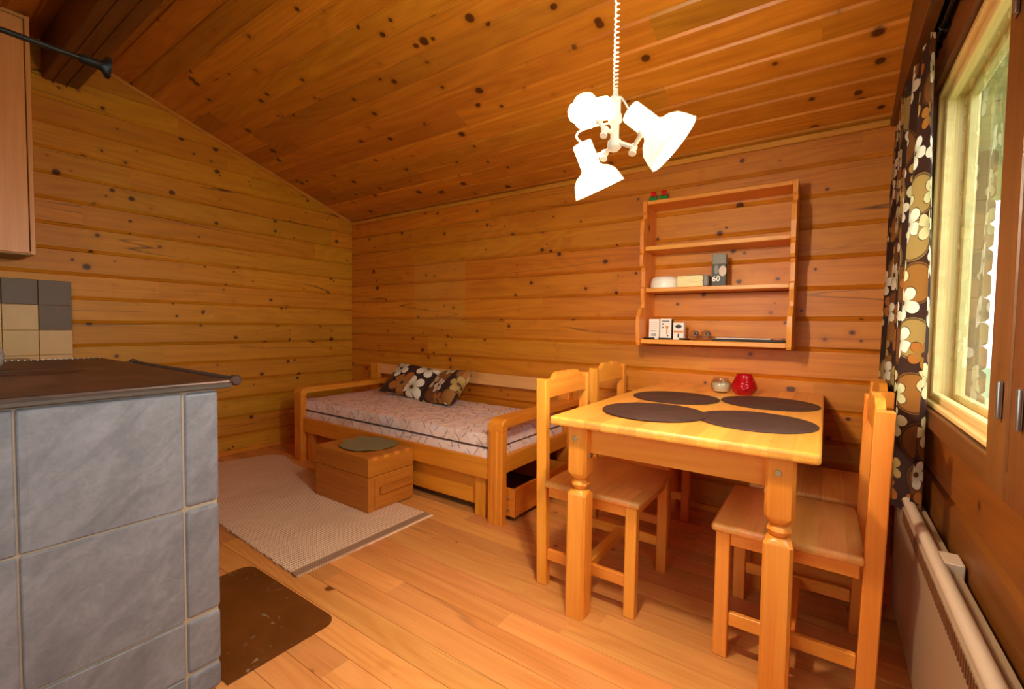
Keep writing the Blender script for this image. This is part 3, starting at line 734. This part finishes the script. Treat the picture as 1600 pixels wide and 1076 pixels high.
for (a, b) in ((-3.40, -3.30), (-1.480, -1.385)):
    obj('front_post', grooved_post(a, b, 1.91, 1.955, 0, .505), 'bz', bd)
    bm = B()   # arm: rounded block over the post, running back
    prof = [(0.0, .505), (0, .53)] + [(.045 - .045 * math.cos(t_ * PI / 12), .525 + .045 * math.sin(t_ * PI / 12)) for t_ in range(1, 7)] + [(.90, .57), (.90, .53), (.045, .53), (.045, .505)]
    prism(bm, prof, 'x', a - ox, b - ox, .004); obj('arm_rest', bm, 'by', bd)
    aa, bb = (a + .05, b) if a < -3 else (a, b - .05)
    bp('end_rail', 'by', aa + .005, bb - .005, 1.955, 2.74, .245, .345)
for (a, b) in ((-3.545, -3.43), (-1.52, -1.43)):
    bp('back_post', 'bz', a + .0, b, 2.745, 2.79, 0, .705)
bp('back_rail', 'bedback', -3.43, -1.52, 2.752, 2.778, .608, .700); bp('lower_back_rail', 'bx', -3.43, -1.52, 2.755, 2.778, .26, .36)
bp('side_rail', 'bx', -3.30, -1.48, 1.925, 1.95, .228, .340)
bp('slat_base', 'bx', -3.34, -1.482, 1.952, 2.745, .30, .328, .002)
for a in (-3.285, -1.600): bp('inner_leg', 'bz', a, a + .075, 1.952, 1.985, 0.001, .236, .003)
# drawer box under the bed: front, two ends, back, wheel
dr = thing('bed_drawer', 'open topped pine storage drawer pushed under the daybed', 'drawer', (-2.40, 1.99, 0))
def dp(name, mat, x0, x1, y0, y1, z0, z1, bev=.003): return pbox(name, mat, dr, x0 + 2.40, x1 + 2.40, y0 - 1.99, y1 - 1.99, z0, z1, bev=bev)
dp('drawer_front', 'bx', -2.55, -1.482, 1.988, 2.008, .045, .222)
dp('front_end', 'bx', -1.481, -1.354, 1.990, 2.008, .028, .182)
dp('end_panel', 'by', -1.372, -1.353, 2.0085, 2.60, .028, .182); dp('end_panel', 'by', -2.55, -2.53, 2.008, 2.60, .03, .178)
dp('back_panel', 'bx', -2.55, -1.353, 2.601, 2.618, .03, .178); dp('bottom_board', 'darkin', -2.53, -1.373, 2.008, 2.60, .03, .038, .0)
for zz in (.07, .13):
    bm = B(); lathe(bm, [(0, .006), (.006, .006), (.008, 0)], 10, Matrix.Translation((-1.392 + 2.40, 0, zz)) @ Matrix.Rotation(PI / 2, 4, 'X')); obj('screw', bm, 'brass', dr, True)
for (xx, yy) in ((-1.39, 2.10), (-1.39, 2.52), (-2.5, 2.1), (-2.5, 2.52)):
    bm = B(); lathe(bm, [(0, -.012), (.013, -.012), (.014, -.008), (.014, .008), (.013, .012), (0, .012)], 16, Matrix.Translation((xx + 2.40, yy - 1.99, .014)) @ Matrix.Rotation(PI / 2, 4, 'Y')); obj('castor', bm, 'steel', dr, True)
# mattress: rounded, two layers split by a dark piping seam
mt_ = thing('mattress', 'mauve beige patterned mattress with dark seam on the daybed', 'mattress', (-2.38, 2.34, .328))
def slab(z0, z1, inset, crown):
    bm = B(); x0, x1, y0, y1 = -1.005 + inset, .905, -.385, .385
    nx, ny = 44, 18; r = .02
    g = bmesh.ops.create_grid(bm, x_segments=nx, y_segments=ny, size=.5)
    for v in bm.verts:
        u, w_ = v.co.x, v.co.y; v.co.x = (x0 + x1) / 2 + u * (x1 - x0); v.co.y = (y0 + y1) / 2 + w_ * (y1 - y0)
        v.co.z = z1 - .012 + (crown * (1 - (2 * abs(w_)) ** 6) * (1 - (2 * abs(u)) ** 12)) + .002 * math.sin(u * 60) * math.cos(w_ * 14)
    top = bm.faces[:]
    be = [e for e in bm.edges if e.is_boundary]
    ex = bmesh.ops.extrude_edge_only(bm, edges=be); vs = [q for q in ex['geom'] if isinstance(q, bmesh.types.BMVert)]
    for v in vs:
        v.co.z = (z0 + z1) / 2; v.co.x += .006 * (1 if v.co.x > -.05 else -1) if abs(abs(v.co.x + .05) - .955) < .02 else 0; v.co.y += .006 * (1 if v.co.y > 0 else -1) if abs(abs(v.co.y) - .385) < .01 else 0
    be = [e for e in bm.edges if e.is_boundary]
    ex = bmesh.ops.extrude_edge_only(bm, edges=be); vs = [q for q in ex['geom'] if isinstance(q, bmesh.types.BMVert)]
    for v in vs: v.co.z = z0
    bm.faces.new([v for v in vs][:0]) if False else None
    bmesh.ops.contextual_create(bm, geom=[e for e in bm.edges if e.is_boundary])
    return bm
obj('upper_layer', slab(.072, .150, 0, .006), 'mattress', mt_, True); obj('lower_layer', slab(.001, .069, 0, .0), 'mattress', mt_, True)
bm = B(); tube(bm, [(-1.008, -.388, .0705), (.908, -.388, .0705), (.908, .388, .0705), (-1.008, .388, .0705), (-1.008, -.388, .0705)], .004, 6); obj('seam_piping', bm, 'piping', mt_, True)
# pillows
def pillow(label, w_, h_, th, loc, rot, us, ou, ov):
    bm = B(); uvl = bm.loops.layers.uv.new('UVMap'); n = 20
    for sg in (1, -1):
        g = [[None] * (n + 1) for _ in range(n + 1)]
        for i in range(n + 1):
            for j in range(n + 1):
                u, v = -1 + 2 * i / n, -1 + 2 * j / n
                k = max(0, (1 - u ** 4) * (1 - v ** 4)) ** .55
                pin = 1 - .10 * (1 - u * u) * abs(v) ** 3; pin2 = 1 - .10 * (1 - v * v) * abs(u) ** 3
                g[i][j] = bm.verts.new((u * w_ / 2 * pin2, v * h_ / 2 * pin, sg * (k * th / 2 * (1 + .12 * math.sin(3 * u + 2 * v)) + .001)))
        for i in range(n):
            for j in range(n):
                q = [(i, j), (i + 1, j), (i + 1, j + 1), (i, j + 1)]
                f = bm.faces.new([g[a][b] for a, b in q])
                for lp, (a, b) in zip(f.loops, q): lp[uvl].uv = (a / n * w_ * us + ou, b / n * h_ * us + ov + (0 if sg > 0 else 3))
    bmesh.ops.remove_doubles(bm, verts=bm.verts[:], dist=.0025)
    o = obj('cushion', bm, 'pillow', None, True, loc, rot); tag(o, label, 'cushion', 'flowered cushions on the daybed'); return o
PILLOWS = True
pillow('left flowered cushion on the daybed, large tan blossoms on brown', .47, .33, .12, (-2.835, 2.60, .598), (math.radians(42), math.radians(5), math.radians(6)), .55, 3.1, 1.3)
pillow('right flowered cushion on the daybed, white blossoms on dark brown', .42, .34, .12, (-2.385, 2.545, .592), (math.radians(45), math.radians(-6), math.radians(-12)), .9, 7.4, 4.9)

# ------------------------------------------------------------------ dining table
tb = thing('dining_table', 'pine dining table pushed against the wall under the shelf', 'table', (-.411, 2.11, 0))
TX, TY = .411, .685
bm = B(); box(bm, -TX, TX, -TY, TY, .711, .743, .010, 3); obj('tabletop', bm, 'top', tb)
LX, LY = .300 + .0, .59
def leg_bm(cx, cy):
    bm = B(); h = .0375; ch = .008
    def sq(hh, z, c=ch):
        P_ = [(-hh, -hh + c), (-hh + c, -hh), (hh - c, -hh), (hh, -hh + c), (hh, hh - c), (hh - c, hh), (-hh + c, hh), (-hh, hh - c)]
        return [bm.verts.new((cx + a, cy + b, z)) for a, b in P_]
    rings = [sq(h, 0), sq(h, .455), sq(.031, .470, .018)]
    def circ(r, z):
        an = [math.atan2(b, a) for a, b in ((-h, -h + ch), (-h + ch, -h), (h - ch, -h), (h, -h + ch), (h, h - ch), (h - ch, h), (-h + ch, h), (-h, h - ch))]
        an = [math.radians(-157.5 + 45 * i) for i in range(8)]
        return [bm.verts.new((cx + r * math.cos(a), cy + r * math.sin(a), z)) for a in an]
    rings += [circ(.022, .476), circ(.030, .484), circ(.034, .494), circ(.030, .504), circ(.022, .511), circ(.027, .516)]
    rings += [sq(.031, .520, .018), sq(h, .540), sq(h, .711)]
    for a, b in zip(rings, rings[1:]):
        for i in range(8): bm.faces.new((a[i], a[(i + 1) % 8], b[(i + 1) % 8], b[i]))
    bm.faces.new(rings[0][::-1]); bm.faces.new(rings[-1]); return bm
legs_xy = [(-.3175 - .0, -.61), (.3175, -.61), (-.3175, .61), (.3175, .61)]
for (a, b) in legs_xy:
    lg = obj('leg', leg_bm(a, b), 'wz', tb, True)
    if b < 0:
        bm = B(); lathe(bm, [(.010, 0), (.010, .003), (.008, .005), (0, .005)], 14, Matrix.Translation((a - .005, b - .0375, .666)) @ Matrix.Rotation(PI / 2, 4, 'X')); obj('bolt', bm, 'brass', lg, True)
        sx = 1 if a < 0 else -1
        bm = B(); lathe(bm, [(.008, 0), (.008, .003), (.006, .005), (0, .005)], 14, Matrix.Translation((a + sx * .0375, b + .0, .60)) @ Matrix.Rotation(sx * PI / 2, 4, 'Y')); obj('bolt', bm, 'steel', lg, True)
for yy in (-.60, .60): bm = B(); box(bm, -.280, .280, yy - .011, yy + .011, .612, .711, .002); obj('end_apron', bm, 'wx', tb)
for xx in (-.31, .31): bm = B(); box(bm, xx - .011, xx + .011, -.572, .572, .612, .711, .002); obj('side_apron', bm, 'wy', tb)
# placemats
mats = [(-.54, 1.735, 'round brown placemat, near left of the four on the table'), (-.20, 1.80, 'round brown placemat, near right of the four on the table'),
        (-.572, 2.17, 'round brown placemat, far left of the four, left of the candle glass'), (-.20, 2.275, 'round brown placemat, far right of the four, in front of the red vase')]
mp = None
for i, (x, y, lb) in enumerate(mats):
    if mp is None:
        bm = B(); lathe(bm, [(0, .0), (.19, 0), (.1915, .0015), (.190, .003), (0, .003)], 64); mp = o = obj('placemat', bm, 'mat')
    else: o = mp.copy(); COL.objects.link(o)
    o.location = (x, y, .7435 + (.003 if i == 0 else 0)); tag(o, lb, 'placemat', 'round placemats on the dining table')
v = thing('candle_glass', 'small round clear glass candle holder with cream candle', 'candle holder', (-.435, 2.50, .743))
bm = B(); lathe(bm, [(0, 0), (.028, 0), (.044, .015), (.050, .035), (.047, .055), (.036, .070), (.035, .076), (.032, .076), (.033, .069), (.044, .054), (.0465, .035), (.041, .017), (.02, .006), (0, .006)], 32); obj('glass_bowl', bm, 'clear', v, True)
bm = B(); lathe(bm, [(0, .009), (.034, .010), (.041, .02), (.044, .035), (.041, .050), (.030, .053), (0, .053)], 32); obj('candle', bm, 'wax', v, True)
rv = thing('red_candle_vase', 'red patterned glass candle vase on the dining table', 'candle vase', (-.329, 2.50, .743))
bm = B(); SG, NR = 48, 30; rings = []
for j in range(NR + 1):
    z = .102 * j / NR; t_ = j / NR
    r = .034 + .026 * math.sin(min(1, t_ * 1.0) * PI * .62 + .35) ** 1.0 - .034 * max(0, t_ - .42) ** 1.15
    r = [(.0, .036), (.12, .047), (.3, .0575), (.42, .058), (.6, .052), (.8, .041), (.93, .036), (1.0, .037)]
    for (ta, ra_), (tb_, rb_) in zip(r, r[1:]):
        if ta <= t_ <= tb_ + 1e-9: rad = ra_ + (rb_ - ra_) * (t_ - ta) / (tb_ - ta); break
    ring = []
    for i in range(SG):
        a = 2 * PI * i / SG; bumpy = .0022 * math.sin(12 * a + (j % 2) * PI) * math.sin(j * 1.3) if .08 < t_ < .9 else 0
        ring.append(bm.verts.new(((rad + bumpy) * math.cos(a), (rad + bumpy) * math.sin(a), z)))
    rings.append(ring)
for a, b in zip(rings, rings[1:]):
    for i in range(SG): bm.faces.new((a[i], a[(i + 1) % SG], b[(i + 1) % SG], b[i]))
bm.faces.new(rings[0][::-1])
inner = [[bm.verts.new((r_i * math.cos(2 * PI * i / SG), r_i * math.sin(2 * PI * i / SG), z)) for i in range(SG)] for (r_i, z) in ((.033, .101), (.036, .08), (.04, .03), (.02, .012))]
allr = [rings[-1]] + inner
for a, b in zip(allr, allr[1:]):
    for i in range(SG): bm.faces.new((a[i], a[(i + 1) % SG], b[(i + 1) % SG], b[i]))
bm.faces.new(inner[-1])
obj('glass_body', bm, 'redglass', rv, True)

# ------------------------------------------------------------------ chairs (local: front towards +x)
def make_chair(name, label):
    c = thing(name, label, 'chair', (0, 0, 0), 0, 'pine chairs round the dining table')
    hw = .2125
    bm = B(); box(bm, -.175, .222, -hw - .012, hw + .012, .413, .441, .011, 3)
    obj('seat', bm, 'seat', c, True)
    for s in (-1, 1):
        y0, y1 = (s * hw, s * (hw - .036)) if s < 0 else (hw - .036, hw)
        bm = B(); v = box(bm, -.21, -.165, y0, y1, 0, .852, .003)
        for q in bm.verts:
            if q.co.z > .40: q.co.x -= .016 * (q.co.z - .40) / .45
        obj('back_post', bm, 'wz', c)
        pbox('leg', 'wz', c, .166, .208, y0, y1, 0, .413, bev=.003)
        pbox('side_apron', 'wx', c, -.165, .166, y0 + .008 * 1, y1 - .008, .372, .413, bev=.002)
        pbox('side_stretcher', 'wx', c, -.165, .166, y0 + .009, y1 - .009, .108, .150, bev=.002)
    pbox('front_apron', 'wy', c, .176, .198, -hw + .036, hw - .036, .372, .413, bev=.002)
    pbox('cross_stretcher', 'wy', c, -.018, .018, -hw + .027, hw - .027, .112, .146, bev=.002)
    # shaped top rail
    bm = B(); yw = hw - .036; pts = []
    for i in range(33):
        y = -yw + 2 * yw * i / 32; u = abs(y) / yw
        if u > .88: z = .838
        elif u > .45: t_ = (.88 - u) / .43; z = .838 + .036 * (3 * t_ * t_ - 2 * t_ ** 3)
        elif u > .05: z = .874 + .003 * (.45 - u)
        else: z = .857
        pts.append((y, z))
    poly = pts + [(yw, .772), (0, .776), (-yw, .772)]
    prism(bm, poly, 'x', -.212, -.188); 
    obj('top_rail', bm, 'wy', c)
    return c
ch = make_chair('dining_chair', 'pine chair, near left of the table, its back towards the daybed')
ch.location = (-.750, 1.7925, 0)
c2 = copy_tree(ch); c2.location = (-.80, 2.40, 0); c2['label'] = 'pine chair, far left of the table close to the back wall'
c3 = copy_tree(ch); c3.location = (-.066, 1.785, 0); c3.rotation_euler = (0, 0, PI); c3['label'] = 'pine chair, near right of the table, closest to the camera'
c4 = copy_tree(ch); c4.location = (-.02, 2.285, 0); c4.rotation_euler = (0, 0, PI); c4['label'] = 'pine chair, far right of the table in the corner behind the nearest chair'

# ------------------------------------------------------------------ wall shelf
sh = thing('wall_shelf', 'open pine wall shelf with scalloped side boards above the table', 'shelf', (-.52, D, .97))
ox, oz = -.52, .97
def prof_side():
    p = []
    def q(y, z): p.append((y - D, z - oz))
    q(D - .001, .970); q(2.570, .970); q(2.562, .985); 
    for a in range(0, 9): t_ = a / 8; q(2.562 - .012 * math.sin(PI * t_) - .0 + .048 * max(0, t_ - .75) * 2, .99 + .19 * t_)
    q(2.628, 1.185); q(2.632, 1.21); q(2.618, 1.27); q(2.620, 1.30); q(2.634, 1.31); q(2.630, 1.40); q(2.622, 1.42)
    q(2.596, 1.425); q(2.588, 1.44); q(2.588, 1.49); q(2.600, 1.505); q(2.590, 1.52); q(2.584, 1.60); q(2.592, 1.68); q(2.606, 1.70)
    q(2.640, 1.705); q(2.642, 1.73); q(2.628, 1.745); q(2.628, 1.805); q(D - .001, 1.805)
    return p
for a in (-.908, -.161):
    bm = B(); prism(bm, prof_side(), 'x', a - ox, a + .022 - ox, .0015); obj('side_board', bm, 'sz', sh)
for (z0, z1, yf) in ((1.783, 1.805, 2.632), (1.515, 1.54, 2.612), (1.278, 1.302, 2.64), (.978, 1.003, 2.575)):
    pbox('shelf_board', 'sx', sh, -.885 - ox, -.1615 - ox, yf - D, -.001, z0 - oz, z1 - oz, bev=.003)
# things on the shelf
T = 1.805
for i, x in enumerate((-.862, -.802)):
    t_ = thing('toy_tulip', ('left' if i == 0 else 'right') + ' red toy tulip with green base on top of the shelf', 'toy flower', (x, 2.67, T), 0, 'toy tulips on the shelf')
    bm = B(); box(bm, -.024, .024, -.012, .012, 0, .026, .003)
    for k in (-1, 1): box(bm, k * .016 - .006, k * .016 + .006, -.01, .01, .024, .034, .003)
    obj('leaves', bm, 'green', t_)
    bm = B(); box(bm, -.013, .013, -.011, .011, .030, .050, .005)
    for k in (-1, 0, 1): box(bm, k * .010 - .004, k * .010 + .004, -.009, .009, .046, .060, .002)
    obj('blossom', bm, 'red', t_)
T = 1.302
s3 = thing('ceramic_dome', 'low round off-white domed lid on the third shelf', 'bowl', (-.794, 2.72, T))
bm = B(); lathe(bm, [(0, 0), (.083, 0), (.084, .006), (.082, .040), (.074, .058), (.055, .068), (.0, .071)], 40, None, False, False); obj('dome', bm, 'pod', s3, True)
nk = thing('napkin_stack', 'pale yellow stack of folded napkins on the third shelf', 'napkins', (-.636, 2.705, T))
bm = B()
for k in range(9): j = random.uniform(-.002, .002); box(bm, -.074 + j, .066 + j, -.06 + j, .05 + j, k * .0068, k * .0068 + .0064, .0025)
obj('folded_sheets', bm, 'paper', nk)
pbox('grey_sleeve', 'greycard', nk, .0665, .092, -.055, .05, 0, .064, bev=.006); pbox('dark_lid', 'blackplastic', nk, -.03, .055, -.03, .03, .0625, .068, bev=.002)
bp_ = thing('bulb_package', 'tall dark light bulb package reading 60 on the third shelf', 'package', (-.494, 2.690, T))
pbox('carton', 'darkbox', bp_, -.036, .036, -.022, .022, 0, .118, bev=.0015)
pbox('blister_top', 'greycard', bp_, -.035, .035, -.020, .018, .118, .176, bev=.003)
def text(s, size, par, loc, mat, rot=(PI / 2, 0, 0), name='print'):
    cu_ = bpy.data.curves.new('t', 'FONT'); cu_.body = s; cu_.size = size; cu_.extrude = .0003; cu_.offset = size * .015; to = bpy.data.objects.new('t', cu_); COL.objects.link(to)
    bpy.context.view_layer.update(); dg = bpy.context.evaluated_depsgraph_get(); me = bpy.data.meshes.new_from_object(to.evaluated_get(dg))
    bpy.data.objects.remove(to); me.materials.clear(); me.materials.append(M[mat]); o = bpy.data.objects.new(name, me); COL.objects.link(o); o.parent = par; o.location = loc; o.rotation_euler = rot; return o
text('60', .042, bp_, (-.034, -.0226, .026), 'white', name='number_print')
bm = B(); lathe(bm, [(0, 0), (.017, 0), (.019, .0006), (0, .0012)], 20, Matrix.Translation((.019, -.022, .080)) @ Matrix.Rotation(PI / 2, 4, 'X') @ Matrix.Diagonal((1, 1.5, 1, 1))); obj('bulb_picture', bm, 'pink', bp_, True)
bm = B(); lathe(bm, [(0, 0), (.010, 0), (.011, .0006), (0, .001)], 16, Matrix.Translation((-.013, -.022, .090)) @ Matrix.Rotation(PI / 2, 4, 'X') @ Matrix.Diagonal((1, 2.4, 1, 1))); obj('grey_picture', bm, 'greycard', bp_, True)
T = 1.003
cart = [(-.838, .030, .118, 'white carton with small dark print, leftmost of three on the bottom shelf'), (-.770, .032, .120, 'white carton with orange print, middle of three on the bottom shelf'), (-.698, .029, .098, 'shorter white carton with dark oval, right of three on the bottom shelf')]
for i, (x, hw, h, lb) in enumerate(cart):
    c_ = thing('bulb_carton', lb, 'carton', (x, 2.69, T), 0, 'small cartons on the bottom shelf')
    pbox('carton', 'carton', c_, -hw, hw, -.022, .022, 0, h, bev=.001)
    bm = B()
    if i == 0:
        for k in range(6): box(bm, -.014 + k * .005, -.0115 + k * .005, -.0226, -.0222, .018, .034, 0)
        box(bm, -.02, .018, -.0226, -.0222, .046, .049, 0)
        obj('print', bm, 'ink', c_)
        bm = B()
        for k in range(4): box(bm, -.02, .018, -.0226, -.0222, .06 + k * .012, .063 + k * .012, 0)
        obj('fine_print', bm, 'pink', c_)
    elif i == 1:
        for (a, b) in ((-.016, .085), (-.016, .065), (.012, .018)): box(bm, a - .004, a + .004, -.0226, -.0222, b, b + .008, 0)
        box(bm, -.022, .02, -.0226, -.0222, .104, .109, 0); obj('print', bm, 'ink', c_)
        bm = B(); lathe(bm, [(0, 0), (.008, 0), (.0085, .0005), (0, .0008)], 14, Matrix.Translation((.008, -.022, .07)) @ Matrix.Rotation(PI / 2, 4, 'X')); box(bm, .004, .011, -.0228, -.0222, .03, .062, 0); obj('bulb_picture', bm, 'orange', c_)
        pbox('side_print', 'ink', c_, hw - .0005, hw + .0006, -.021, .021, .002, h - .002, bev=0)
    else:
        lathe(bm, [(0, 0), (.017, 0), (.018, .0005), (0, .001)], 20, Matrix.Translation((0, -.022, .076)) @ Matrix.Rotation(PI / 2, 4, 'X') @ Matrix.Diagonal((1, .6, 1, 1))); box(bm, -.004, .004, -.0228, -.0222, .012, .034, 0); obj('oval_print', bm, 'ink', c_)
        bm = B(); box(bm, -.026, .026, -.0226, -.0222, .040, .052, 0); obj('orange_band', bm, 'orange', c_)
for (x, y, rz, lb) in ((-.858, 2.64, .2, 'small dark pen at the far left of the bottom shelf'), (-.80, 2.645, -.1, 'small white stick in front of the left carton'), (-.765, 2.64, .1, 'small dark stick in front of the middle carton'), (-.655, 2.645, -.35, 'dark pen leaning beside the oval printed carton')):
    bm = B(); tube(bm, [(-.035, 0, .005), (.03, 0, .005), (.035, 0, .005)], [.005, .005, .003], 8)
    o = obj('pen', bm, 'white' if 'white' in lb else 'blackplastic', None, True, (x, y, T), (0, 0, rz)); tag(o, lb, 'pen', 'pens on the bottom shelf')
for i, (x, lb) in enumerate(((-.608, 'left clear glass bulb lying on the bottom shelf'), (-.545, 'right clear glass bulb lying on the bottom shelf'))):
    b_ = thing('light_bulb', lb, 'light bulb', (x, 2.67, T + .0), 0, 'loose light bulbs on the bottom shelf')
    bm = B(); lathe(bm, [(.011, -.035), (.014, -.022), (.026, -.005), (.030, .012), (.026, .028), (.014, .038), (0, .041)], 24, Matrix.Translation((-.004, .01, .030)) @ Matrix.Rotation(PI / 2 + .2, 4, 'X')); obj('glass_globe', bm, 'clear', b_, True)
    bm = B(); lathe(bm, [(0, -.058), (.006, -.057), (.011, -.052), (.0125, -.048), (.0115, -.045), (.0125, -.042), (.0115, -.039), (.0125, -.036), (.0115, -.030)], 20, Matrix.Translation((-.004, .01, .030)) @ Matrix.Rotation(PI / 2 + .2, 4, 'X')); obj('screw_base', bm, 'steel', b_, True)
ty = thing('black_tray', 'flat black tray lying on the right of the bottom shelf', 'tray', (-.338, 2.685, T))
bm = B(); box(bm, -.170, .168, -.075, .075, 0, .010, .004, 2); box(bm, -.165, .163, -.07, .07, .0095, .012, .001); obj('tray_body', bm, 'blackplastic', ty)
pp_ = tag(pbox('paper_sheets', 'carton', None, -.50, -.235, 2.68, 2.78, T + .0125, T + .017, bev=.001), 'thin white papers lying on the black tray', 'papers')

# ------------------------------------------------------------------ pendant lamp with three spot shades
pl = thing('pendant_lamp', 'white three armed spot lamp hanging on a coiled cord, lit', 'lamp', (-.434, 1.042, 1.49))
O = Vector((-.434, 1.042, 1.49))
def lc(p): return Vector(p) - O
bm = B(); pts = []; z0, z1 = 1.635, ceil_z(1.042) - .03; turns = 0
z = z0; a = 0
while z < z1:
    tt = (z - z0) / (z1 - z0); pitch = .0085 + .0095 * min(1, tt * 3.0)
    pts.append((-.434 + .0048 * math.cos(a) - O.x, 1.042 + .0048 * math.sin(a) - O.y, z - O.z)); a += PI / 6; z += pitch / 12
tube(bm, pts, .0019, 6); obj('coiled_cord', bm, 'lampwhite', pl, True)
bm = B(); lathe(bm, [(0, 0), (.045, 0), (.045, -.012), (.02, -.03), (.004, -.034)], 24, Matrix.Translation(lc((-.434, 1.042, ceil_z(1.042) - .012)))); obj('ceiling_cup', bm, 'lampwhite', pl, True)
bm = B(); lathe(bm, [(0, .150), (.005, .148), (.007, .13), (.013, .122), (.013, .09), (.016, .085), (.016, .07), (.010, .064), (.010, .03), (.016, .025), (.016, .01), (.009, .002), (0, 0)], 20); obj('stem', bm, 'lampwhite', pl, True)
def shade(p0, p1, prof, bulbr, bulbz, arm, wire, lit=True):
    mt = aim(lc(p0), lc(p1)); bm = B()
    inner = [(max(r - .0015, .001), z) for r, z in prof if z > .05]
    lathe(bm, [(0, prof[0][1])] + prof + inner[::-1], 36, mt); s = obj('shade', bm, 'shade', pl, True)
    bm = B(); bmesh.ops.create_icosphere(bm, subdivisions=2, radius=bulbr, matrix=mt @ Matrix.Translation((0, 0, bulbz))); obj('bulb', bm, 'bulb' if lit else 'bulb_added_glow', s, True)
    bm = B(); tube(bm, [lc(p) for p in arm], .0055, 8); ar = obj('arm', bm, 'lampwhite', pl, True)
    bm = B(); 
    for p in (arm[1], arm[-1]): bmesh.ops.create_icosphere(bm, subdivisions=2, radius=.0095, matrix=Matrix.Translation(lc(p)))
    lathe(bm, [(0, 0), (.004, 0), (.004, .012), (.009, .014), (.009, .019), (0, .02)], 10, aim(lc(arm[1]), lc(arm[1]) + Vector((0, -.4, -.9)))); obj('joint', bm, 'lampwhite', ar, True)
    bm = B(); tube(bm, [lc(p) for p in wire], .0022, 6); obj('wire', bm, 'lampwhite', pl, True)
def bez(a, b, c, d, n=12): 
    a, b, c, d = map(Vector, (a, b, c, d)); return [a * (1 - t) ** 3 + b * 3 * t * (1 - t) ** 2 + c * 3 * t * t * (1 - t) + d * t ** 3 for t in [i / n for i in range(n + 1)]]
PR = [(.023, 0), (.0245, .004), (.0245, .062), (.030, .070), (.045, .078), (.056, .090), (.062, .106), (.0665, .124), (.068, .126)]
PRa = [(.023, 0), (.0255, .004), (.0255, .040), (.031, .046), (.0395, .056), (.041, .066), (.039, .076)]
shade((-.382, 1.003, 1.557), (-.298, 1.033, 1.479), PR, .026, .088, [(-.434, 1.04, 1.515), (-.384, 1.035, 1.488), (-.356, 1.010, 1.505)], bez((-.425, 1.042, 1.60), (-.41, 1.0, 1.61), (-.40, 1.0, 1.59), (-.385, 1.003, 1.562)), lit=False)  # bulb taken as off, carries the added weak glow
shade((-.538, 1.076, 1.544), (-.509, 1.127, 1.435), PR, .026, .088, [(-.434, 1.04, 1.505), (-.467, 1.062, 1.500), (-.514, 1.088, 1.508)], bez((-.445, 1.042, 1.56), (-.50, 1.05, 1.57), (-.575, 1.06, 1.575), (-.54, 1.076, 1.547)))
shade((-.440, 1.010, 1.582), (-.525, 1.027, 1.600), PRa, .026, .088, [(-.434, 1.04, 1.535), (-.452, 1.025, 1.540), (-.465, 1.019, 1.562)], bez((-.43, 1.042, 1.60), (-.42, 1.03, 1.62), (-.425, 1.0, 1.61), (-.438, 1.008, 1.59)))
bpy.context.view_layer.update()
